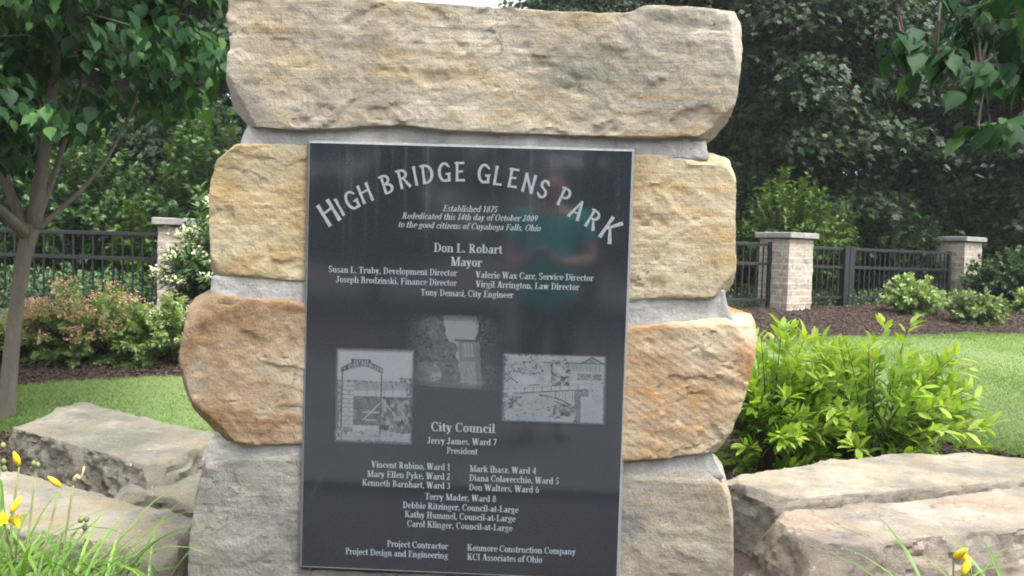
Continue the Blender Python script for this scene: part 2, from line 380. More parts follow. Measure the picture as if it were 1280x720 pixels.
def grass_field(name, n, xr, label):
    x = rng.uniform(xr[0], xr[1], n); a, c_ = lawn_range(x); u = rng.random(n)**1.25; y = a+(c_-a)*u
    y += rng.normal(0, 0.03, n)*((u < .03) | (u > .97))
    keep = rng.random(n) < np.clip((c_-a)/4.5, 0.15, 1); x, y, u = x[keep], y[keep], u[keep]; n = len(x)
    z = terrain(x, y)+0.02+0.02*np.minimum(1, np.minimum(u, 1-u)*14)
    h = rng.uniform(0.013, 0.033, n)*(1+0.25*np.sin(x*2.3+y)); th = rng.uniform(0, 2*math.pi, n); wd = rng.uniform(0.0012, 0.0024, n)*(1+0.12*(y+2))
    lx, ly = rng.normal(0, .022, n), rng.normal(0, .022, n)
    B = np.stack([x, y, z], 1); D = np.stack([np.cos(th)*wd, np.sin(th)*wd, 0*x], 1)
    T = B+np.stack([lx, ly, h], 1)
    V = np.stack([B-D, B+D, T], 1).reshape(-1, 3); F = np.arange(3*n, dtype=np.int32).reshape(-1, 3)
    cl = np.clip(0.46+0.55*fbm(np.stack([x*1.1, y*1.1, 0*x], 1), 3, 5, .6)+rng.normal(0, .2, n), 0, 1)
    return tag(mesh_obj(name, V, F, M_GRASS, attrs={'rnd': np.repeat(cl, 3)}), label, 'grass', kind='stuff')
grass_field('grass', 230000, (-3.75, 0.5), 'short mown grass of the lawn strip beyond the boulders')
grass_field('grass', 330000, (0.5, 8.5), 'short mown grass of the lawn beyond the lime green shrubs')
def chips(n, fn, label):
    P = np.array([fn() for _ in range(n)]); x, y = P[:, 0], P[:, 1]; z = terrain(x, y)+rng.uniform(0.002, 0.022, n)
    L = rng.uniform(.012, .032, n); Wd = rng.uniform(.004, .010, n); H = rng.uniform(.002, .006, n)
    a = rng.uniform(0, 2*math.pi, n); tl = rng.normal(0, .35, n)
    ax = np.stack([np.cos(a)*np.cos(tl), np.sin(a)*np.cos(tl), np.sin(tl)], 1); ay = np.stack([-np.sin(a), np.cos(a), 0*a], 1); az = np.cross(ax, ay)
    C = np.stack([x, y, z], 1); V = []
    for sx_, sy_, sz_ in ((-1, -1, -1), (1, -1, -1), (1, 1, -1), (-1, 1, -1), (-1, -1, 1), (1, -1, 1), (1, 1, 1), (-1, 1, 1)):
        V.append(C+ax*(L*sx_)[:, None]+ay*(Wd*sy_)[:, None]+az*(H*sz_)[:, None])
    V = np.stack(V, 1).reshape(-1, 3)
    bf = np.array([(3, 2, 1, 0), (4, 5, 6, 7), (0, 1, 5, 4), (1, 2, 6, 5), (2, 3, 7, 6), (3, 0, 4, 7)])
    F = (bf[None]+8*np.arange(n)[:, None, None]).reshape(-1, 4)
    return tag(mesh_obj('bark_mulch', V, F, M_CHIP), label, 'mulch', kind='stuff')
def left_bed():
    x = random.uniform(-5, -0.8); yb = float(lawn_range(max(x, -3.7))[1]); return (x, yb+random.uniform(-0.03, 1.3))
def tree_bed():
    return (random.uniform(-4.6, -2.6)+random.random()*0.6, random.uniform(1.0, 2.75))
def right_bed():
    x = random.uniform(1.0, 9.5); return (x, float(lawn_range(x)[1])+random.uniform(-0.03, 3.6))
def near_bed():
    x = random.uniform(0.7, 3.4); return (x, random.uniform(1.2, float(lawn_range(x)[0])+0.04))
chips(5000, left_bed, 'loose bark chips beneath the low flowering shrubs')
chips(3500, tree_bed, 'loose bark chips around the slim tree trunk')
chips(9000, right_bed, 'loose bark chips of the bed before the far brick piers')
chips(3000, near_bed, 'loose bark chips beneath the lime green shrubs')

# ------------------------------------------------------------------ stones
def lattice(nx, ny, nz):
    I = np.full((nx+1, ny+1, nz+1), -1, np.int64)
    m = np.zeros(I.shape, bool); m[[0, -1]] = 1; m[:, [0, -1]] = 1; m[:, :, [0, -1]] = 1
    I[m] = np.arange(m.sum()); P = np.argwhere(m)/np.array([nx, ny, nz])*2-1
    Q = []
    def q(a, flip):
        f = np.stack([a[:-1, :-1], a[1:, :-1], a[1:, 1:], a[:-1, 1:]], -1).reshape(-1, 4); Q.append(f[:, ::-1] if flip else f)
    q(I[0], True); q(I[-1], False); q(I[:, 0], False); q(I[:, -1], True); q(I[:, :, 0], True); q(I[:, :, -1], False)
    return P, np.concatenate(Q)
def rounded(P, half, r):
    q = P*half; inn = np.clip(q, -(half-r), half-r); d = q-inn
    n = d/(np.linalg.norm(d, axis=1)[:, None]+1e-9); return (inn+n*r)/half, n
def chip(X, nrm, ctr, seed, count, depth, front_only=True, side=0):
    """break pieces off the arrises: cut with random tilted planes whose reach wanders along the edge"""
    r = np.random.default_rng(seed); c_ = X-ctr
    for k in range(count):
        n_ = r.normal(0, 1, 3); n_[1] = -abs(n_[1])*0.9-0.15 if front_only else n_[1]; n_ /= np.linalg.norm(n_)
        if side: n_[0] = side*abs(n_[0])
        h = c_ @ n_; top = np.quantile(h, 0.9985); o = top-depth*r.uniform(.5, 1.5)+depth*0.9*fbm(X*r.uniform(2.5, 7)+k*3.1, seed+k, 3)
        o += depth*.10*fbm(X*45+k, seed+k, 2)
        ex = np.clip(h-o, 0, None); c_ = c_-ex[:, None]*n_
    return c_+ctr
def poly_at(pts, t):
    pts = np.asarray(pts, float); s = np.concatenate([[0], np.cumsum(np.linalg.norm(np.diff(pts, axis=0), axis=1))]); s /= s[-1]
    return np.stack([np.interp(t, s, pts[:, k]) for k in range(pts.shape[1])], 1)
def rough_disp(p, amp, seed, facet=0.6, fine=1.0):
    a = fbm(p/0.30, seed, 3)*amp*0.7
    e = fbm(p/0.13+5, seed+11, 4, 0.55); a += (np.abs(e)*1.5-0.3)*amp*0.40*facet
    big = a; a = 0
    a += fbm(p*np.array([1, 1, 1.6])/0.05, seed+23, 4, 0.62)*amp*0.27
    st = vnoise(np.stack([p[:, 0]*1.3+p[:, 1], p[:, 1]*1.3, (p[:, 2]+0.12*p[:, 0])*26], 1), seed+31); a += st*amp*0.16
    # bedding that broke away in steps: terraces with crisp edges
    q = (fbm(p*np.array([1.0, 1, 1.5])/0.22+9, seed+41, 4, 0.5)*2.2+fbm(p/0.03, seed+43, 3)*.07); fl = np.floor(q); fr = q-fl
    a += (fl+np.clip(fr*14, 0, 1))*amp*0.34
    cr = np.abs(fbm(p*np.array([1, 1, 1.8])/0.26+31, seed+47, 5, .6)); a -= np.clip(1-cr/0.012, 0, 1)*amp*0.5*np.clip(fbm(p/0.4+3, seed+61, 2)*4, 0, 1)
    a += fbm(p/0.018, seed+53, 3, .7)*amp*0.26
    return big+a*fine
def block(name, left, right, bottom, top, yf, yb, mat, parent, r=0.03, amp=0.011, res=0.0075, seed=0, label=None, flat_right=False, flat_left=False, chips=9, chip_d=0.007):
    """Stone with the traced front outline (pixel polylines on the plane y=yf) and its own depth."""
    c2 = lambda L: np.array([on_y(a, b_, yf)[[0, 2]] for a, b_ in L])
    L, Rr, B, T = c2(left), c2(right), c2(bottom), c2(top)
    B[0] = L[0]; B[-1] = Rr[0]; T[0] = L[-1]; T[-1] = Rr[-1]
    hx = np.linalg.norm(B[-1]-B[0])/2; hz = np.linalg.norm(L[-1]-L[0])/2; hy = (yb-yf)/2
    half = np.array([hx, hy, hz])
    P, F = lattice(int(2*hx/res)+2, int(2*hy/(res*2.2))+2, int(2*hz/res)+2)
    r0 = min(r, hz*0.9, hy*0.9); rv = np.clip(r0*(0.55+0.75*fbm(P*half*7, seed+3, 3))[:, None], .006, None)
    q, n = rounded(P, half, rv)
    u, v = (q[:, 0]+1)/2, (q[:, 2]+1)/2
    S = (1-v)[:, None]*poly_at(B, u)+v[:, None]*poly_at(T, u)+(1-u)[:, None]*poly_at(L, v)+u[:, None]*poly_at(Rr, v)
    S -= ((1-u)*(1-v))[:, None]*B[0]+(u*(1-v))[:, None]*B[-1]+((1-u)*v)[:, None]*T[0]+(u*v)[:, None]*T[-1]
    X = np.stack([S[:, 0], yf+(q[:, 1]+1)*hy, S[:, 1]], 1)
    d = rough_disp(X, amp, seed)
    d *= np.where(n[:, 1] < -0.6, 1.0, 0.75)
    if flat_right: d *= np.clip((1-u)*2*hx/0.05, 0.1, 1)
    if flat_left: d *= np.clip(u*2*hx/0.05, 0.1, 1)
    X += n*d[:, None]
    if chips: X = chip(X, n, X.mean(0), seed, chips, chip_d, True, -1 if flat_right else 1 if flat_left else 0)
    o = mesh_obj(name, X, F, mat, parent, smooth=True); o.data.set_sharp_from_angle(angle=R_(24))
    if label: o['label'] = label
    return o
MT = sandstone('buff_sandstone', (0.375, 0.335, 0.255), (0.54, 0.50, 0.415), (0.37, 0.26, 0.125), 0.40, (0.26, 0.242, 0.205), 0.46, 16, 0.18, 1.3, 0.03)
MUL = sandstone('honey_sandstone', (0.40, 0.335, 0.205), (0.55, 0.485, 0.335), (0.35, 0.225, 0.085), 0.48, (0.42, 0.38, 0.30), 0.20, 14, 0.12, 4.1, 0.08)
MUR = sandstone('pale_honey_sandstone', (0.40, 0.345, 0.225), (0.54, 0.475, 0.345), (0.37, 0.245, 0.10), 0.44, (0.40, 0.37, 0.31), 0.22, 12, 0.2, 7.7, 0.05)
MML = sandstone('rusty_sandstone', (0.27, 0.19, 0.115), (0.42, 0.34, 0.235), (0.22, 0.125, 0.06), 0.60, (0.47, 0.42, 0.34), 0.36, 5, -0.1, 11.2, 0.03)
MMR = sandstone('orange_sandstone', (0.38, 0.30, 0.19), (0.56, 0.50, 0.38), (0.33, 0.165, 0.055), 0.58, (0.46, 0.42, 0.35), 0.30, 5, 0.5, 15.9, 0.14)
MBL = sandstone('grey_sandstone', (0.215, 0.208, 0.182), (0.325, 0.315, 0.285), (0.26, 0.23, 0.175), 0.22, (0.145, 0.143, 0.135), 0.38, 10, 0.1, 19.4, 0.02)
MBR = sandstone('grey_buff_sandstone', (0.25, 0.23, 0.19), (0.37, 0.345, 0.295), (0.29, 0.225, 0.145), 0.30, (0.16, 0.156, 0.146), 0.38, 10, 0.1, 23.8, 0.02)

mon = empty('stone_monument', (0, 0.2, 0), 'tall monument of stacked rough tan sandstone blocks framing the black plaque', 'monument')
YF, YB = 0.016, 0.52
block('stone_block', [(308, 158), (287, 134), (281, 98), (284, 55), (282, 22), (286, -6)], [(893, 174), (912, 152), (922, 120), (929, 62), (928, 30), (922, 14)],
      [(308, 158), (403, 163), (503, 157), (561, 164), (655, 168), (737, 171), (808, 172), (860, 172), (893, 174)],
      [(286, -6), (330, -12), (420, -10), (500, -3), (560, 3), (640, 8), (720, 14), (785, 14), (805, 6), (865, 8), (922, 14)], -0.004, YB+0.03, MT, mon, 0.014, 0.0105, 0.0064, 3,
      'broad buff capstone lying across the top', chips=4, chip_d=.006)
block('stone_block', [(263, 354), (254, 338), (257, 262), (262, 222), (272, 190), (286, 181)], [(398, 350), (401, 265), (402, 180)],
      [(263, 354), (320, 355), (398, 350)], [(286, 181), (330, 180), (402, 180)], YF, YB, MUL, mon, 0.013, 0.009, 0.0064, 41, 'honey coloured block left of the plaque top', True)
block('stone_block', [(772, 375), (775, 280), (778, 190)], [(912, 372), (919, 355), (919, 290), (922, 215), (918, 197)],
      [(772, 375), (850, 374), (912, 372)], [(778, 190), (850, 190), (895, 190), (918, 197)], YF, YB, MUR, mon, 0.015, 0.010, 0.0064, 57, 'pale honey block right of the plaque top', False, True)
block('stone_block', [(272, 549), (240, 516), (224, 488), (221, 425), (226, 385), (242, 361)], [(393, 557), (396, 470), (399, 380)],
      [(272, 549), (320, 556), (393, 557)], [(242, 361), (300, 370), (399, 380)], YF-0.012, YB, MML, mon, 0.024, 0.0105, 0.0064, 73, 'rust brown rounded block left of the plaque', True)
block('stone_block', [(765, 580), (770, 490), (773, 412)], [(898, 566), (916, 540), (937, 480), (950, 430), (954, 395)],
      [(765, 580), (810, 580), (850, 572), (898, 566)], [(773, 412), (840, 404), (890, 398), (954, 395)], YF-0.012, YB, MMR, mon, 0.015, 0.0115, 0.0064, 91, 'orange stained block right of the plaque', False, True)
block('stone_block', [(228, 830), (234, 710), (241, 630), (246, 569)], [(388, 830), (390, 700), (393, 573)],
      [(228, 830), (388, 830)], [(246, 569), (310, 572), (393, 573)], YF, YB, MBL, mon, 0.010, 0.006, 0.0068, 113, 'grey base block left of the plaque', True, chip_d=.006)
block('stone_block', [(756, 835), (760, 700), (764, 584)], [(915, 835), (916, 720), (917, 640), (912, 590)],
      [(756, 835), (915, 835)], [(764, 584), (850, 588), (912, 590)], YF, YB, MBR, mon, 0.011, 0.007, 0.0068, 131, 'grey buff base block right of the plaque', False, True, chip_d=.006)
block('stone_block', [(384, 835), (388, 711)], [(760, 840), (766, 727)], [(384, 835), (760, 840)], [(388, 711), (766, 727)], YF-0.004, YB, MBL, mon, 0.012, 0.006, 0.009, 151, 'grey stone course below the plaque')
def mortar(l, r_, bt_, tp, y=0.055, seed=0):
    return block('mortar_joint', l, r_, bt_, tp, y, YB-0.03, M_MORTAR, mon, 0.010, 0.006, 0.007, seed, chips=0)
mortar([(296, 190), (301, 174), (311, 150)], [(886, 200), (884, 180), (878, 160)], [(296, 190), (600, 194), (886, 200)], [(311, 150), (600, 150), (878, 160)], 0.016, 201)
mortar([(262, 372), (264, 345)], [(390, 388), (390, 340)], [(262, 372), (390, 388)], [(264, 345), (390, 340)], 0.022, 203)
mortar([(250, 578), (259, 556), (272, 535)], [(390, 582), (390, 545)], [(250, 578), (390, 582)], [(272, 535), (390, 545)], 0.020, 205)
mortar([(780, 420), (780, 365)], [(918, 402), (911, 385), (906, 362)], [(780, 420), (918, 402)], [(780, 365), (906, 362)], 0.022, 207)
mortar([(770, 595), (770, 560)], [(909, 600), (898, 580), (886, 550)], [(770, 595), (909, 600)], [(770, 560), (886, 550)], 0.020, 209)
MB().box(-0.52, 0.50, 0.08, YB-0.06, 0.0, 1.45).build('mortar_core', M_MORTAR, mon)

def boulder(label, quad_px, ztop, mat, flare=0.06, r=0.07, amp=0.028, seed=0, res=0.0115, zb=-0.08, tilt=None, xy=None):
    """Ledge stone whose top is the quad (back left, back right, front right, front left) seen at these pixels at height ztop."""
    zs = ztop if hasattr(ztop, '__len__') else [ztop]*4
    T = np.array([on_z(a, b_, z) for (a, b_), z in zip(quad_px, zs)])
    if xy is not None:
        for k, p in xy.items(): T[k][:2] = p
    c_ = T.mean(0); B = c_+(T-c_)*(1+flare); B[:, 2] = zb
    hx = (np.linalg.norm(T[1]-T[0])+np.linalg.norm(T[2]-T[3]))/4; hy = (np.linalg.norm(T[3]-T[0])+np.linalg.norm(T[2]-T[1]))/4; hz = (c_[2]-zb)/2
    half = np.array([hx, hy, hz]); P, F = lattice(int(2*hx/res)+2, int(2*hy/res)+2, int(2*hz/res)+2)
    q, n = rounded(P, half, np.clip(min(r, hz*0.6, hy*.8)*(0.5+0.8*fbm(P*half*4, seed+3, 3))[:, None], .012, None))
    u, v, w_ = (q[:, 0]+1)/2, (q[:, 1]+1)/2, (q[:, 2]+1)/2       # v: 0 front, 1 back
    bil = lambda C: ((1-u)*v)[:, None]*C[0]+(u*v)[:, None]*C[1]+(u*(1-v))[:, None]*C[2]+((1-u)*(1-v))[:, None]*C[3]
    X = (1-w_)[:, None]*bil(B)+w_[:, None]*bil(T)
    ex = (T[1]-T[0]+T[2]-T[3]); ex /= np.linalg.norm(ex); ey = np.array([-ex[1], ex[0], 0])
    nn = n[:, :1]*ex+n[:, 1:2]*ey+n[:, 2:]*np.array([0, 0, 1.0])
    d = rough_disp(X, amp, seed, 1.5, 0.72)*np.where(n[:, 2] > 0.8, 0.5, 1.15)
    X += nn*d[:, None]
    X = chip(X, nn, X.mean(0), seed, 16, 0.020, False)
    o = mesh_obj('boulder', X, F, mat, smooth=True); o.data.set_sharp_from_angle(angle=R_(24))
    return tag(o, label, 'boulder', 'ledge boulders beside the monument')
MB1 = sandstone('weathered_ledge', (0.155, 0.145, 0.115), (0.27, 0.25, 0.205), (0.22, 0.18, 0.115), 0.25, (0.115, 0.115, 0.092), 0.48, 20, 0.05, 31.0, rx=.32)
MB2 = sandstone('tan_ledge', (0.23, 0.205, 0.155), (0.355, 0.325, 0.26), (0.27, 0.21, 0.13), 0.30, (0.165, 0.158, 0.138), 0.44, 22, 0.05, 37.0, rx=.36)
MB3 = sandstone('pale_ledge', (0.245, 0.22, 0.17), (0.385, 0.35, 0.285), (0.28, 0.22, 0.13), 0.34, (0.165, 0.155, 0.135), 0.44, 22, 0.05, 43.0, rx=.34)
MB4 = sandstone('rosy_ledge', (0.25, 0.215, 0.172), (0.39, 0.348, 0.29), (0.27, 0.185, 0.12), 0.38, (0.165, 0.152, 0.137), 0.44, 22, 0.05, 49.0, rx=.30)
boulder('big grey weathered boulder in front of the lawn strip, beside the rusty block', [(100, 501), (285, 545), (192, 584), (14, 534)], 0.22, MB1, 0.08, 0.04, 0.030, 5)
boulder('flat tan ledge boulder behind the yellow daylilies', [(-20, 578), (246, 648), (212, 690), (-60, 650)], 0.17, MB2, 0.05, 0.05, 0.026, 17)
boulder('long flat pale boulder at the foot of the lime green shrubs', [(902, 596), (1155, 560), (1420, 588), (978, 624)], 0.25, MB3, 0.05, 0.035, 0.018, 29)
boulder('long rosy tan boulder nearest the camera, right of the grey buff base block', [(960, 644), (1420, 592), (1420, 646), (1030, 684)], 0.345, MB4, 0.20, 0.035, 0.022, 37)
boulder('small grey chunk wedged between the grey boulder and the tan ledge', [(170, 585), (262, 590), (250, 622), (140, 612)], [0.13, 0.13, 0.13, 0.13], MB1, 0.05, 0.05, 0.022, 61)

# ------------------------------------------------------------------ plaque
def PQ(px, py):
    p = on_y(px, py, 0.0); return p[0], p[2]
pl = empty('granite_plaque', (0, 0, ZP), 'polished black granite plaque with engraved names and three old photographs', 'plaque')
x0, x1, z0, z1 = -0.457, 0.457, ZP, ZP+1.219
e = 0.0085
MB().add([(x0+e, 0, z0+e), (x1-e, 0, z0+e), (x1-e, 0, z1-e), (x0+e, 0, z1-e), (x0+e, .075, z0+e), (x1-e, .075, z0+e), (x1-e, .075, z1-e), (x0+e, .075, z1-e)],
         [(0, 1, 2, 3), (7, 6, 5, 4), (0, 4, 5, 1), (1, 5, 6, 2), (2, 6, 7, 3), (3, 7, 4, 0)]).build('slab', M_GRANITE, pl)
nn_ = 60; V = []; F = []
def ring(ins, y):
    pts = []
    for k in range(4):
        a = [(x0, z0), (x1, z0), (x1, z1), (x0, z1)]; p, q = np.array(a[k]), np.array(a[(k+1) % 4])
        for j in range(nn_):
            c_ = p+(q-p)*j/nn_; pts.append([min(max(c_[0], x0+ins), x1-ins), y, min(max(c_[1], z0+ins), z1-ins)])
    return np.array(pts)
rings = [ring(e+0.0005, 0.0012), ring(e-0.0005, -0.0006), ring(0.002, 0.004), ring(0.0, 0.009), ring(0.0, 0.07)]
jit = fbm(rings[3]*40, 8, 3)[:, None]*0.0016; ctr = np.array([0, 0.03, (z0+z1)/2])
for k in (2, 3): rings[k] += jit*np.sign(rings[k]-ctr)*np.array([1, 0, 1])
V = np.concatenate(rings); nR = 4*nn_
for k in range(4):
    for j in range(nR): F.append((k*nR+j, k*nR+(j+1) % nR, (k+1)*nR+(j+1) % nR, (k+1)*nR+j))
mesh_obj('sawn_edge', V, F, M_EDGE, pl)

# -- a small serif alphabet drawn as strokes (stem S, hairline H, cap height 1)
S_, H_, SH, XH = 0.165, 0.07, 0.065, 0.66
def Rc(a, b_, c_, d): return [(a, b_), (c_, b_), (c_, d), (a, d)]
def Vv(x, y0, y1, s=''):
    o_ = [Rc(x-S_/2, y0, x+S_/2, y1)]
    if 'b' in s: o_.append(Rc(x-S_/2-.085, y0, x+S_/2+.085, y0+SH))
    if 't' in s: o_.append(Rc(x-S_/2-.085, y1-SH, x+S_/2+.085, y1))
    if 'l' in s: o_.append(Rc(x-S_/2-.09, y1-SH, x, y1))
    if 'r' in s: o_.append(Rc(x, y0, x+S_/2+.09, y0+SH))
    return o_
def Hh(a, b_, y, h=H_): return [Rc(a, y-h/2, b_, y+h/2)]
def Ln(xa, ya, xb, yb, w_):           # stroke with horizontal width w_
    return [[(xa-w_/2, ya), (xb-w_/2, yb), (xb+w_/2, yb), (xa+w_/2, ya)]]
def Ar(cx, cy, rx, ry, a0=0, a1=360, s=None, h=None):
    s = S_ if s is None else s; h = H_ if h is None else h; n_ = max(6, int(abs(a1-a0)/18)); o_ = []
    for k in range(n_):
        p = [R_(a0+(a1-a0)*(k+j)/n_) for j in (0, 1)]
        o_.append([(cx+rx*math.cos(p[0]), cy+ry*math.sin(p[0])), (cx+rx*math.cos(p[1]), cy+ry*math.sin(p[1])),
                   (cx+(rx-s)*math.cos(p[1]), cy+(ry-h)*math.sin(p[1])), (cx+(rx-s)*math.cos(p[0]), cy+(ry-h)*math.sin(p[0]))])
    return o_
def Dt(x, y, r=.095): return [[(x+r*math.cos(R_(45*k)), y+r*math.sin(R_(45*k))) for k in range(8)]]
sf = lambda x, y, w_=.17: Rc(x-w_, y, x+w_, y+SH)
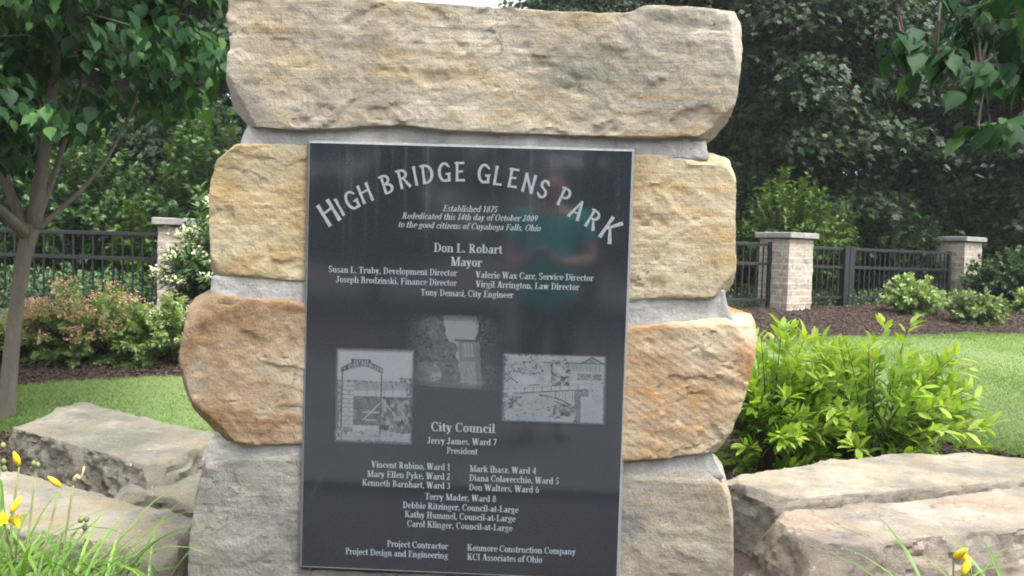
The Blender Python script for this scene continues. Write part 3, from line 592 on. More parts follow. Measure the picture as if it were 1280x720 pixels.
GL = {
 'a': (.56, Ar(.22, .185, .21, .20)+Vv(.40, 0, .48)+Ar(.285, .46, .21, .215, 0, 165)+[Rc(.40, 0, .56, SH)]),
 'b': (.62, Vv(.15, .02, 1, 'l')+Ar(.33, .335, .26, .35)), 'c': (.50, Ar(.30, .335, .27, .35, 48, 312)+Dt(.42, .52, .085)),
 'd': (.62, Ar(.28, .335, .26, .35)+Vv(.45, 0, 1, 'lr')), 'e': (.52, Ar(.29, .335, .26, .35, 0, 318)+Hh(.10, .53, .37)),
 'f': (.40, Vv(.18, 0, .80, 'b')+Ar(.33, .78, .245, .235, 30, 180)+Hh(.02, .40, .63)+Dt(.42, .9, .08)),
 'g': (.56, Ar(.27, .43, .23, .245)+Ar(.28, -.10, .26, .165, 0, 360, .1, .075)+Hh(.42, .56, .62)+Hh(.14, .40, .10, .09)),
 'h': (.64, Vv(.15, 0, 1, 'lb')+Ar(.33, .40, .245, .275, 0, 180)+Vv(.483, 0, .42, 'b')), 'i': (.32, Vv(.16, 0, XH, 'lb')+Dt(.15, .9)),
 'j': (.33, Vv(.18, -.12, XH, 'l')+Ar(.06, -.12, .2125, .17, 270, 360)+Dt(.17, .9)),
 'k': (.62, Vv(.15, 0, 1, 'lb')+Ln(.22, .27, .48, XH, .10)+Ln(.28, .36, .52, 0, .21)+[sf(.52, 0, .12), sf(.48, XH-SH, .13)]),
 'l': (.32, Vv(.16, 0, 1, 'lb')), 'm': (.94, Vv(.15, 0, XH, 'lb')+Ar(.32, .40, .235, .275, 0, 180)+Vv(.463, 0, .42, 'b')+Ar(.63, .40, .235, .275, 0, 180)+Vv(.773, 0, .42, 'b')),
 'n': (.64, Vv(.15, 0, XH, 'lb')+Ar(.33, .40, .245, .275, 0, 180)+Vv(.483, 0, .42, 'b')), 'o': (.56, Ar(.28, .335, .26, .35)),
 'p': (.62, Vv(.15, -.28, XH, 'lb')+Ar(.33, .335, .26, .35)), 'r': (.46, Vv(.15, 0, XH, 'lb')+Ar(.33, .43, .25, .24, 55, 180)+Dt(.40, .56, .09)),
 's': (.44, Ar(.22, .49, .18, .185, 40, 270, .13, .085)+Ar(.22, .17, .19, .185, -130, 90, .13, .085)+Rc(.02, 0, .09, .2)[:0]+[Rc(.02, .02, .08, .22), Rc(.33, .46, .38, .64)]),
 't': (.38, Vv(.17, .12, .86)+Hh(.02, .36, .63)+Ar(.30, .14, .222, .15, 180, 310)), 'u': (.64, Vv(.16, .22, XH, 'l')+Ar(.315, .26, .247, .27, 180, 360)+Vv(.47, 0, XH, 'lr')),
 'v': (.54, Ln(.12, XH, .28, 0, .21)+Ln(.27, 0, .43, XH, .08)+[sf(.12, XH-SH, .14), sf(.43, XH-SH, .10)]),
 'w': (.80, Ln(.12, XH, .26, 0, .2)+Ln(.26, 0, .40, XH, .08)+Ln(.40, XH, .54, 0, .2)+Ln(.54, 0, .69, XH, .08)+[sf(.12, XH-SH, .13), sf(.40, XH-SH, .12), sf(.69, XH-SH, .09)]),
 'x': (.56, Ln(.13, XH, .43, 0, .21)+Ln(.10, 0, .43, XH, .08)+[sf(.13, XH-SH, .12), sf(.43, 0, .12), sf(.10, 0, .10), sf(.43, XH-SH, .1)]),
 'y': (.54, Ln(.12, XH, .29, 0, .21)+Ln(.17, -.26, .44, XH, .085)+Dt(.13, -.2, .085)+[sf(.12, XH-SH, .14), sf(.44, XH-SH, .10)]),
 'z': (.48, Hh(.04, .44, XH-.04, .085)+Hh(.04, .45, .043, .085)+Ln(.12, .04, .37, XH-.04, .2)),
 'A': (.76, Ln(.14, 0, .37, 1, .08)+Ln(.38, 1, .60, 0, .23)+Hh(.20, .56, .34)+[sf(.13, 0, .12), sf(.60, 0, .16)]),
 'B': (.70, Vv(.20, 0, 1)+[sf(.18, 0), sf(.18, 1-SH)]+Ar(.34, .755, .25, .245, -90, 90)+Ar(.36, .265, .29, .265, -90, 90)+Hh(.2, .38, .51)+Hh(.2, .38, .965)+Hh(.2, .38, .035)),
 'C': (.72, Ar(.40, .5, .37, .52, 42, 318)+[Rc(.62, .62, .67, .99)]), 'D': (.76, Vv(.20, 0, 1)+[sf(.18, 0), sf(.18, 1-SH)]+Ar(.34, .5, .39, .5, -90, 90)+Hh(.2, .36, .965)+Hh(.2, .36, .035)),
 'E': (.68, Vv(.20, 0, 1)+[sf(.18, 0), sf(.18, 1-SH)]+Hh(.2, .62, .963)+Hh(.2, .64, .037)+Hh(.2, .46, .51)+[Rc(.57, .74, .62, 1), Rc(.60, 0, .65, .28), Rc(.43, .39, .48, .63)]),
 'F': (.64, Vv(.20, 0, 1, 'b')+[sf(.18, 1-SH)]+Hh(.2, .60, .963)+Hh(.2, .46, .51)+[Rc(.56, .74, .61, 1), Rc(.43, .39, .48, .63)]),
 'H': (.82, Vv(.20, 0, 1, 'tb')+Vv(.62, 0, 1, 'tb')+Hh(.2, .62, .51)), 'I': (.40, Vv(.20, 0, 1, 'tb')), 'J': (.52, Vv(.31, .15, 1, 't')+Ar(.17, .17, .2325, .19, 190, 360)+Dt(.08, .16, .09)),
 'K': (.80, Vv(.20, 0, 1, 'tb')+Ln(.27, .42, .60, 1, .09)+Ln(.38, .55, .66, 0, .24)+[sf(.62, 0, .17), sf(.60, 1-SH, .14)]),
 'L': (.66, Vv(.20, 0, 1, 't')+[sf(.18, 0)]+Hh(.2, .60, .037)+[Rc(.57, 0, .62, .34)]),
 'M': (.98, Ln(.16, 0, .16, 1, .08)+Ln(.17, 1, .47, 0, .22)+Ln(.47, 0, .76, 1, .08)+Vv(.80, 0, 1, 'tb')+[sf(.16, 0, .13), sf(.14, 1-SH, .14)]),
 'O': (.80, Ar(.40, .5, .38, .52)), 'P': (.64, Vv(.20, 0, 1, 'b')+[sf(.18, 1-SH)]+Ar(.34, .73, .27, .27, -90, 90)+Hh(.2, .36, .963)+Hh(.2, .36, .495)),
 'R': (.76, Vv(.20, 0, 1, 'b')+[sf(.18, 1-SH)]+Ar(.34, .74, .26, .26, -90, 90)+Hh(.2, .36, .963)+Hh(.2, .36, .515)+Ln(.36, .5, .62, 0, .22)+[sf(.64, 0, .11)]),
 'S': (.58, Ar(.29, .74, .25, .28, 30, 270, .16, .09)+Ar(.29, .27, .26, .285, -150, 90, .16, .09)+[Rc(.47, .70, .52, 1), Rc(.05, 0, .10, .3)]),
 'T': (.70, Vv(.35, 0, 1, 'b')+Hh(.04, .66, .963)+[Rc(.04, .70, .09, 1), Rc(.61, .70, .66, 1)]), 'V': (.74, Ln(.15, 1, .38, 0, .24)+Ln(.37, 0, .60, 1, .085)+[sf(.15, 1-SH, .16), sf(.61, 1-SH, .12)]),
 'W': (1.02, Ln(.14, 1, .32, 0, .22)+Ln(.32, 0, .52, 1, .08)+Ln(.50, 1, .70, 0, .22)+Ln(.70, 0, .89, 1, .08)+[sf(.14, 1-SH, .15), sf(.50, 1-SH, .14), sf(.89, 1-SH, .11)]),
 '0': (.56, Ar(.28, .5, .25, .51)), '1': (.50, Vv(.26, 0, 1, 'b')+Ln(.10, .80, .24, .97, .12)),
 '2': (.55, Ar(.27, .73, .22, .28, 10, 165, .17, .1)+Ln(.10, .06, .39, .68, .17)+Hh(.05, .50, .06, .13)),
 '3': (.54, Ar(.24, .76, .20, .25, -80, 150, .16, .09)+Ar(.24, .27, .24, .28, -150, 85, .17, .09)), '4': (.56, Vv(.36, 0, 1)+Ln(.06, .28, .36, .95, .08)+Hh(.03, .52, .27, .12)),
 '5': (.54, Ar(.23, .31, .26, .32, -150, 100, .17, .1)+Ln(.10, .50, .16, 1, .07)+Hh(.12, .48, .94, .13)),
 '6': (.56, Ar(.29, .32, .24, .33)+Ar(.44, .36, .39, .65, 105, 185, .17, .08)), '7': (.54, Hh(.05, .50, .93, .14)+Ln(.20, 0, .45, .9, .15)),
 '8': (.56, Ar(.28, .75, .20, .26, 0, 360, .14, .09)+Ar(.28, .27, .24, .285, 0, 360, .16, .09)), '9': (.56, Ar(.27, .68, .24, .33)+Ar(.12, .64, .39, .65, -75, 5, .17, .08)),
 '.': (.26, Dt(.12, .085)), ',': (.26, Dt(.12, .085)+Ln(.07, -.18, .17, .05, .06)), '-': (.36, Hh(.04, .30, .30, .11)), ' ': (.28, []),
}
LINES = [
 ('Established 1875', 553, 264, 621, 265.8, 7.9, 'i'), ('Rededicated this 14th day of October 2009', 502, 273.3, 671.3, 277, 7.9, 'i'), ('to the good citizens of Cuyahoga Falls, Ohio', 497, 284, 675.4, 289, 7.9, 'i'),
 ('Don L. Robart', 542, 314.8, 628, 317.2, 11.3, ''), ('Mayor', 563, 332, 602.5, 333.6, 11.3, ''),
 ('Susan L. Truby, Development Director', 410.5, 340.3, 571.5, 345, 8.2, ''), ('Joseph Brodzinski, Finance Director', 420, 352.8, 571, 357.5, 8.2, ''), ('Tony Demasi, City Engineer', 525.8, 369, 642, 372.6, 8.2, ''),
 ('Valerie Wax Carr, Service Director', 594.5, 347, 742, 351.4, 8.2, ''), ('Virgil Arrington, Law Director', 594.5, 358.8, 724, 362.8, 8.2, ''),
 ('City Council', 538.5, 538.6, 619, 541.3, 11.6, ''), ('Jerry James, Ward 7', 534, 554.2, 621, 556.8, 8.3, ''), ('President', 558, 566.7, 597, 568.2, 8.3, ''),
 ('Vincent Rubino, Ward 1', 464, 584, 563, 587.9, 8.3, ''), ('Mary Ellen Pyke, Ward 2', 458.8, 595.7, 563, 599.9, 8.3, ''), ('Kenneth Barnhart, Ward 3', 452.4, 606.8, 563, 611.3, 8.3, ''),
 ('Mark Ihasz, Ward 4', 586.8, 589.4, 670.3, 592.5, 8.3, ''), ('Diana Colavecchio, Ward 5', 586.3, 600.9, 699, 605.2, 8.3, ''), ('Don Walters, Ward 6', 585.8, 612.5, 674, 616, 8.3, ''),
 ('Terry Mader, Ward 8', 530.9, 624, 620.2, 627.6, 8.3, ''), ('Debbie Ritzinger, Council-at-Large', 503.2, 634.8, 648, 641, 8.3, ''), ('Kathy Hummel, Council-at-Large', 505.7, 646.3, 644.3, 652.2, 8.3, ''), ('Carol Klinger, Council-at-Large', 508.6, 658, 640.6, 663.9, 8.3, ''),
 ('Project Contractor', 483.6, 683, 560, 686.5, 8.3, ''), ('Project Design and Engineering', 431.6, 692.5, 560, 698.2, 8.3, ''), ('Kenmore Construction Company', 583.7, 688, 719.5, 693.3, 8.3, ''), ('KCI Associates of Ohio', 583.7, 699.6, 678, 703.4, 8.3, ''),
]
def lettering(name, polys):
    V, F = [], []
    for k, p in enumerate(polys):
        yy = -0.00045-0.00004*(k % 25); n0 = len(V); a = sum(p[i][0]*p[(i+1) % len(p)][1]-p[(i+1) % len(p)][0]*p[i][1] for i in range(len(p)))
        p = p if a > 0 else p[::-1]
        V += [(x, yy, z) for x, z in p]; F.append(tuple(range(n0, n0+len(p))))
    return mesh_obj(name, V, F, M_LETTER, pl)
def set_line(tx, xa, ya, xb, yb, cap, st):
    a = np.array(PQ(xa, ya)); b_ = np.array(PQ(xb, yb)); adv = sum(GL[c_][0] for c_ in tx)
    ux = (b_-a)/adv; n_ = np.array([-ux[1], ux[0]]); n_ /= np.linalg.norm(n_); mz = cap/452.0; out = []; x = 0
    for ch in tx:
        w_, ps = GL[ch]
        for p in ps:
            out.append([tuple(a+ux*(x+px_+(0.25*pz if st == 'i' else 0))+n_*pz*mz) for px_, pz in p])
        x += w_
    return out
for l in LINES: lettering('dedication_line' if l[-1] == 'i' else 'name_line', set_line(*l))
# -- the arched title: flared strokes, one letter at a time
def Fl(xa, ya, xb, yb, w0, w1):
    d = np.array([xb-xa, yb-ya]); d = d/np.linalg.norm(d); n_ = np.array([-d[1], d[0]]); w0 *= .80; w1 *= .86
    a, b_ = np.array([xa, ya]), np.array([xb, yb]); return [[tuple(a+n_*w0/2), tuple(a-n_*w0/2), tuple(b_-n_*w1/2), tuple(b_+n_*w1/2)]]
def St(x, y0=0, y1=1): m_ = (y0+y1)/2; return Fl(x, y0, x, m_, .20, .145)+Fl(x, m_, x, y1, .145, .19)
TG = {
 'H': (.66, St(.10)+St(.56)+Fl(.02, .56, .62, .62, .11, .11)), 'I': (.22, St(.11)),
 'G': (.68, Ar(.36, .5, .35, .51, 55, 300, .15, .13)+Fl(.58, .02, .58, .42, .17, .15)+Fl(.40, .40, .68, .44, .11, .11)+Fl(.40, .06, .60, .06, .12, .12)+Fl(.48, .9, .62, .74, .15, .1)),
 'B': (.60, St(.12)+Ar(.24, .74, .26, .26, -90, 90, .14, .12)+Ar(.24, .27, .34, .28, -90, 90, .15, .12)+Fl(-.04, .93, .26, .94, .12, .12)+Fl(.1, .50, .26, .50, .11, .11)+Fl(.1, .05, .26, .05, .12, .12)),
 'R': (.62, St(.12)+Ar(.24, .73, .30, .27, -90, 90, .15, .12)+Fl(-.04, .93, .26, .94, .12, .12)+Fl(.1, .52, .26, .52, .11, .11)+Fl(.30, .50, .58, .02, .12, .19)),
 'D': (.66, St(.12)+Ar(.22, .5, .42, .50, -90, 90, .16, .12)+Fl(-.04, .93, .24, .94, .12, .12)+Fl(.1, .06, .24, .06, .12, .12)),
 'E': (.52, St(.12)+Fl(-.02, .93, .50, .95, .12, .14)+Fl(.1, .50, .42, .52, .11, .13)+Fl(.06, .06, .53, .07, .12, .15)),
 'L': (.50, St(.12)+Fl(.06, .06, .50, .08, .12, .15)), 'N': (.66, St(.10)+St(.56)+Fl(.08, .96, .58, .04, .16, .16)),
 'S': (.54, Ar(.27, .74, .24, .26, 25, 270, .14, .13)+Ar(.27, .28, .25, .28, -155, 90, .14, .13)+Fl(.40, .86, .50, .74, .14, .1)+Fl(.12, .14, .02, .26, .14, .1)),
 'P': (.56, St(.12)+Ar(.24, .70, .32, .30, -90, 90, .15, .12)+Fl(-.04, .93, .26, .94, .12, .12)+Fl(.1, .46, .26, .46, .11, .11)),
 'A': (.68, Fl(.08, 0, .38, 1, .17, .12)+Fl(.38, 1, .60, 0, .13, .20)+Fl(.16, .32, .56, .34, .10, .10)+Fl(.02, .04, .18, .04, .1, .1)), 'K': (.64, St(.12)+Fl(.16, .46, .60, 1, .12, .19)+Fl(.26, .56, .62, 0, .12, .20)),
}
TITLE = [('H', 411, 266, 31.5, 31), ('I', 424.4, 259, 29, 24), ('G', 439.5, 250.5, 27, 24.5), ('H', 456.5, 241.5, 22, 24.5), ('B', 483.6, 230, 18, 24.5), ('R', 504.5, 223.4, 13, 24.5), ('I', 519, 220, 11, 24.5), ('D', 534.3, 217.5, 7, 24.5), ('G', 555.3, 215.3, 3, 24.5), ('E', 574.8, 214.6, 0, 24.5),
         ('G', 605, 217, -4, 24.5), ('L', 622.8, 219.8, -9, 24.5), ('E', 641.5, 222.6, -11, 24.5), ('N', 661.3, 229.2, -15, 24.5), ('S', 679.5, 236.4, -20, 24.5), ('P', 705.5, 246.6, -25, 24.5), ('A', 721.6, 262.2, -28, 25), ('R', 741.8, 274.8, -31, 25), ('K', 763, 287.2, -34, 31)]
words = [[], [], [], []]
for li, (ch, cx, cy, rot, hpx) in enumerate(TITLE):
    tp = words[0 if li < 4 else 1 if li < 10 else 2 if li < 15 else 3]
    w_, ps = TG[ch]; ca, sa = math.cos(R_(rot)), math.sin(R_(rot)); k = hpx
    for p in ps:
        q = []
        for a, b_ in p:
            a, b_ = (a-w_/2)*k*0.98, (b_-0.5)*k
            q.append(PQ(cx+a*ca-b_*sa, cy-(a*sa+b_*ca)))
        tp.append(q)
for tp in words: lettering('title_word', tp)

# -- the three blasted photographs, drawn as tones on a fine grid
def canvas(n, m_): return np.mgrid[0:m_, 0:n][1]/(n-1), np.mgrid[0:m_, 0:n][0]/(m_-1)      # u right, v down
def nz(u, v, f, s=0, o=3): return fbm(np.stack([(u*f).ravel(), (v*f).ravel(), 0*u.ravel()+s], 1), s, o).reshape(u.shape)
def seg(u, v, xa, ya, xb, yb, w_):
    d = np.array([xb-xa, yb-ya]); L = d@d; k = np.clip(((u-xa)*d[0]+(v-ya)*d[1])/L, 0, 1)
    return np.hypot(u-xa-k*d[0], v-ya-k*d[1]) < w_
def scrib(T, M, u, v, f, s_, k=.34): return np.where(M & (np.abs(nz(u, v, f, s_, 3)) < .075), T-k, T)
def feather(u, v, f=0.045): return np.clip(np.minimum(np.minimum(u, 1-u), np.minimum(v, 1-v))/f, 0, 1)
def picture(name, quad, T, yy, label):
    m_, n = T.shape; u, v = canvas(n, m_); q = [np.array(PQ(*p)) for p in quad]
    P = ((1-u)*(1-v))[..., None]*q[0]+(u*(1-v))[..., None]*q[1]+(u*v)[..., None]*q[2]+((1-u)*v)[..., None]*q[3]
    V = np.stack([P[..., 0].ravel(), np.full(n*m_, yy), P[..., 1].ravel()], 1); i = np.arange(n*m_).reshape(m_, n)
    F = np.stack([i[1:, :-1], i[1:, 1:], i[:-1, 1:], i[:-1, :-1]], -1).reshape(-1, 4)
    o_ = mesh_obj(name, V, F, M_GRANITE, pl, attrs={'tone': T.ravel()}); o_['label'] = label
# gateway with arched sign
u, v = canvas(170, 200); T = 0.78+0.05*nz(u, v, 6, 1)
hill = 0.335+0.02*nz(u, v*0, 9, 2); T = np.where(v > hill, 0.42+0.18*nz(u, v, 40, 3), T)
T = np.where((v > 0.36) & (v < 0.46), 0.50+0.12*nz(u, v, 30, 4), T)
T = np.where((v > 0.50) & (v < 0.80) & (u > 0.24), 0.24+0.22*nz(u, v, 26, 5), T)
T = np.where((u > 0.58) & (v > 0.50) & (v < 0.92), 0.36+0.55*nz(u, v, 22, 6, 4), T)
T = np.where((u > 0.82) & (v > 0.30) & (v < 0.46), 0.42+0.5*nz(u, v, 24, 7, 4), T)
T = np.where((v < 0.50) & (v > 0.455-0.03*u) & (u > 0.22) & (u < .9), 0.78, T)
for k in range(12): T = np.where(seg(u, v, .24+.055*k, .40, .24+.055*k, .50, .006), 0.75-0.3*(k % 2), T)
T = np.where((u > 0.10) & (u < 0.235) & (v > 0.36) & (v < 0.83), 0.74, T)
for k in range(10): T = np.where(seg(u, v, .10, .40+.045*k, .235, .40+.045*k, .004) | seg(u, v, .13+.05*(k % 2), .40+.045*k, .13+.05*(k % 2), .445+.045*k, .004), 0.40, T)
T = np.where((u > 0.235) & (u < .56) & (v > 0.81) & (v < .87), 0.80, T)
T = np.where(v > 0.86+0.02*np.sin(9*u), 0.66+0.22*nz(u, v, 30, 8, 4), T)
for a in ((.36, .75, .60, .55), (.36, .67, .56, .67), (.40, .75, .52, .75), (.62, .55, .78, .70)): T = np.where(seg(u, v, *a, .008), 0.72, T)
T = np.where(seg(u, v, .09, .24, .09, .83, .010) | seg(u, v, .585, .24, .585, .87, .011), 0.14, T)
arc = 0.235-0.075*np.sin(np.clip((u-.07)/.53, 0, 1)*math.pi)
T = np.where((u > .07) & (u < .60) & (v > arc-0.026) & (v < arc+0.036), 0.13, T)
T = np.where((u > .07) & (u < .60) & (np.abs(v-arc-0.036) < .006), .55, T)
T = np.where((u > .20) & (u < .455) & (v > .118) & (v < .152), 0.15, T); T = np.where((u > .23) & (u < .42) & (np.abs(v-.136) < .006) & (np.sin(u*190) > -.3), 0.62, T)
word = 'HIGHBRIDGEGLENS'
for k, ch in enumerate(word):
    cu = .10+.033*k; base = 0.257-0.075*math.sin((cu+.012-.07)/.53*math.pi); w_, ps = TG[ch]
    for p in ps:
        q = np.array([(cu+a/w_*.024, base-b_*.036) for a, b_ in p]); c_ = q.mean(0); a = q[:2].mean(0); b2 = q[2:].mean(0)
        T = np.where(seg(u, v, *a, *(b2+1e-6), .0028), 0.72, T)
T = T+.12*nz(u, v, 80, 53, 2); T = scrib(T, (v > .86) | (u > .58) & (v > .5), u, v, 16, 44, .3)
picture('engraved_picture', [(420, 434), (519, 436.5), (515.5, 557), (417.5, 553)], np.clip(T, 0, .95)*feather(u, v, .05), -0.0010, 'engraved photograph of a gateway with an arched sign')
# waterfall gorge, faint
u, v = canvas(170, 150); T = 0.66+0.03*nz(u, v, 5, 9)
l_ = 0.40+0.28*v**1.2+0.07*nz(u, v, 7, 11); r0 = 0.80-0.12*v+0.06*nz(u, v, 7, 12)
T = np.where(u < l_, 0.19+0.20*nz(u, v, 26, 13, 5), T); T = np.where(u > r0, 0.12+0.18*nz(u, v, 26, 14, 5), T)
T = np.where((v > .36) & (u > .56) & (u < .78), .38+0.1*nz(u, v, 14, 15), T)
T = np.where((v > .33) & (v < .36) & (u > .52) & (u < .76), .12, T)
T = np.where((v > .38) & (v < .56) & (u > .60) & (u < .72), .56, T)
for k in range(4): T = np.where(seg(u, v, .61+.035*k, .37, .61+.035*k, .52, .004), .25, T)
T = np.where((v > .62) & (u > .57-.05*(v-.6)) & (u < .73), .52+.1*nz(u, v*.2, 40, 16), T)
T = np.where(np.hypot((u-.20)/.16, (v-.80)/.14) < 1+.2*nz(u, v, 8, 17), .45+.25*nz(u, v, 16, 18), T)
T = np.where((v > .90) & (u < .57), .34+.06*nz(u, v, 20, 19), T); T = np.where(np.abs(v-.955-.03*u) < .012, .52, T)
T = T+.08*nz(u, v, 70, 51, 2); T = scrib(T, (u < l_-.02) | (u > r0+.02), u, v, 13, 52, -.14); T = np.where(v > .97+.02*u, 0, T)*np.clip((1.0-v)/.10, .25, 1)
picture('engraved_picture', [(505, 391), (622, 394), (629, 490), (512, 484)], np.clip(T, 0, .95)*np.clip(np.minimum(u, 1-u)/.30, 0, 1)*np.clip(v/.12, 0, 1)*.88, -0.0005, 'faint engraved photograph of a gorge and waterfall')
# bridge and hotel
u, v = canvas(200, 140); T = 0.72+0.06*nz(u, v, 6, 21)
T = np.where((v > .16) & (v < .40) & (u < .40), 0.62+0.35*nz(u, v, 30, 22, 4), T); T = np.where((v < .2) & (u < .36), .64+.3*nz(u, v, 30, 23, 4), T)
T = np.where((u > .40) & (v > .14) & (v < .28) & (u < .95), .62+.1*nz(u, v, 12, 24), T)
for k in range(15): T = np.where(seg(u, v, .68+.018*k, .15, .68+.018*k, .23, .0035), .36, T)
T = np.where((u > .39) & (u < .95) & (np.abs(v-.125) < .010), .2, T); T = np.where((u > .62) & (u < .95) & (np.abs(v-.255) < .008), .82, T)
T = np.where((u > .72) & (u < .95) & (v > .27) & (v < .36), .40+.2*nz(u, v, 30, 25), T)
rf = np.abs(u-.86)*.82+.035; T = np.where((v > rf) & (v < .12), .42, T); T = np.where((np.abs(v-rf) < .012) & (v < .13), .16, T)
T = np.where((np.abs(u-.56) < .09+.03*nz(u, v, 9, 26)) & (v > .08) & (v < .50), .52+.7*nz(u, v, 24, 27, 4), T)
T = np.where((v > .33) & (v < .44) & (u > .10+(.44-v)*.3) & (u < .34-(.44-v)*.4), .82, T); T = np.where(seg(u, v, .27, .455, .36, .45, .007), .2, T)
T = np.where(seg(u, v, .04, .42, .09, .36, .008) | seg(u, v, .09, .36, .15, .43, .008), .25, T)
T = scrib(T, (v < .33) & (u < .40) | (np.abs(u-.56) < .1) & (v < .5) | (u > .76) & (v > .38), u, v, 20, 40)
yb_ = .60-.13*u; T = np.where((v > yb_-.07) & (v < yb_) & (u < .82), .80, T); T = np.where((np.abs(v-yb_) < .010) & (u < .82), .22, T); T = np.where((np.abs(v-yb_+.07) < .006) & (u < .82), .45, T)
for k in range(9): T = np.where(seg(u, v, .05+.085*k, yb_[0, 0]-.02-.011*k-.06, .05+.085*k, yb_[0, 0]-.011*k, .004), .35, T)
ar_ = .60+.9*np.clip(u-.36, 0, 1)**2*1.5; T = np.where((u > .36) & (u < .70) & (np.abs(v-ar_) < .012), .22, T); T = np.where((u > .44) & (u < .70) & (np.abs(v-ar_-.05) < .010), .28, T)
for k in range(6): T = np.where(seg(u, v, .52+.032*k, .545, .52+.032*k, .62+.012*k, .0035), .35, T)
T = np.where((u > .695) & (u < .76+.05*(v-.5)) & (v > .50) & (v < 1), .30+.2*nz(u, v, 20, 28), T); T = np.where((u > .76) & (u < .83) & (v > .50) & (v < .60), .36, T)
T = np.where((u > .50) & (u < .72) & (v > .72+.1*np.abs(u-.6)) & (v < .95+.08*nz(u, v, 8, 1)), .36+.5*nz(u, v, 22, 29, 4), T)
T = np.where((u < .5) & (v > .62), .66+.16*nz(u, v, 30, 30, 4), T); T = scrib(T, (u < .5) & (v > .62), u, v, 22, 41, .25); T = np.where((u < .2) & (v > .58) & (v < .8), .55+.6*nz(u, v, 22, 31, 4), T)
T = np.where((u > .76) & (v > .60), .70+.14*nz(u, v, 30, 32, 4), T); T = T+.16*nz(u, v, 75, 50, 2)
picture('engraved_picture', [(628, 440.5), (759, 444.5), (756.5, 531.5), (626, 527)], np.clip(T, 0, .95)*feather(u, v, .04), -0.0010, 'engraved photograph of an arched bridge below a long hotel')

# ------------------------------------------------------------------ leaves and plants
def leaf_shape(kind):
    if kind == 'kite':
        return np.array([(0, 0, 0), (.42, .30, .05), (1, 0, -.10), (.42, -.30, .05)]), np.array([(0, 1, 2, 3)])
    if kind == 'slim':
        V = [(0, 0, 0), (.35, .17, .03), (.75, .12, .0), (1, 0, -.10), (.75, -.12, .0), (.35, -.17, .03), (.35, 0, -.015), (.75, 0, -.04)]
        return np.array(V), np.array([(0, 6, 1, 1), (6, 7, 2, 1), (7, 3, 2, 2), (0, 5, 6, 6), (5, 4, 7, 6), (4, 3, 7, 7)])
    if kind == 'maple':
        V = [(0, 0, 0), (.10, .42, .03), (.42, .26, 0), (.55, .48, -.05), (.66, .16, 0), (1, 0, -.12), (.66, -.16, 0), (.55, -.48, -.05), (.42, -.26, 0), (.10, -.42, .03)]
        return np.array(V), [(0, 2, 1), (0, 4, 3, 2), (0, 6, 5, 4), (0, 8, 7, 6), (0, 9, 8)]
    if kind == 'heart':
        V = [(0, 0, 0), (.06, .20, .02), (.30, .36, .05), (.62, .26, .0), (.86, .08, -.10), (1.05, 0, -.20),
             (.86, -.08, -.10), (.62, -.26, 0), (.30, -.36, .05), (.06, -.20, .02), (.30, 0, -.03), (.62, 0, -.07), (.86, 0, -.13)]
        return np.array(V), [(0, 10, 2, 1), (10, 11, 3, 2), (11, 12, 4, 3), (12, 5, 4), (0, 9, 8, 10), (10, 8, 7, 11), (11, 7, 6, 12), (12, 6, 5)]
def leaves(name, P, D, Nn, size, kind, mat, parent, rnd, smooth=False):
    V0, F0 = leaf_shape(kind); n = len(P)
    X = D/(np.linalg.norm(D, axis=1)[:, None]+1e-9); Y = np.cross(Nn, X); Y /= np.linalg.norm(Y, axis=1)[:, None]+1e-9; Zz = np.cross(X, Y)
    sz = np.broadcast_to(size, (n,))[:, None, None]
    V = P[:, None]+sz*(V0[None, :, 0:1]*X[:, None]+V0[None, :, 1:2]*Y[:, None]+V0[None, :, 2:3]*Zz[:, None])
    k = len(V0)
    if isinstance(F0, np.ndarray) and F0.shape[1] == 4 and kind == 'kite': F = (F0[None]+k*np.arange(n)[:, None, None]).reshape(-1, 4)
    else:
        tri = [f for f in map(tuple, F0) if len(set(f)) == 3]; qd = [f for f in map(tuple, F0) if len(set(f)) == 4]
        tri = np.array([tuple(dict.fromkeys(f)) for f in tri]) if tri else None
        off = k*np.arange(n)[:, None, None]; gs = []
        if tri is not None: gs.append((tri[None]+off).reshape(-1, 3))
        if qd: gs.append((np.array(qd)[None]+off).reshape(-1, 4))
        return _multi(name, V.reshape(-1, 3), gs, mat, parent, np.repeat(rnd, k), smooth)
    return _multi(name, V.reshape(-1, 3), [F], mat, parent, np.repeat(rnd, k), smooth)
def _multi(name, V, gs, mat, parent, rnd, smooth):
    me = bpy.data.meshes.new(name); me.vertices.add(len(V)); me.vertices.foreach_set('co', V.astype(np.float32).ravel())
    me.loops.add(sum(g.size for g in gs)); me.polygons.add(sum(len(g) for g in gs))
    me.loops.foreach_set('vertex_index', np.concatenate([g.ravel() for g in gs]).astype(np.int32))
    tot = np.concatenate([np.full(len(g), g.shape[1], np.int32) for g in gs]); me.polygons.foreach_set('loop_start', np.concatenate([[0], np.cumsum(tot)[:-1]]).astype(np.int32)); me.polygons.foreach_set('loop_total', tot)
    me.polygons.foreach_set('use_smooth', np.full(len(tot), bool(smooth)))
    a = me.attributes.new('rnd', 'FLOAT', 'POINT'); a.data.foreach_set('value', rnd.astype(np.float32)); me.update(calc_edges=True)
    me.materials.append(mat); o_ = bpy.data.objects.new(name, me); COL.objects.link(o_)
    if parent: put(o_, parent)
    return o_
def unit(n): a = rng.normal(0, 1, (n, 3)); return a/np.linalg.norm(a, axis=1)[:, None]

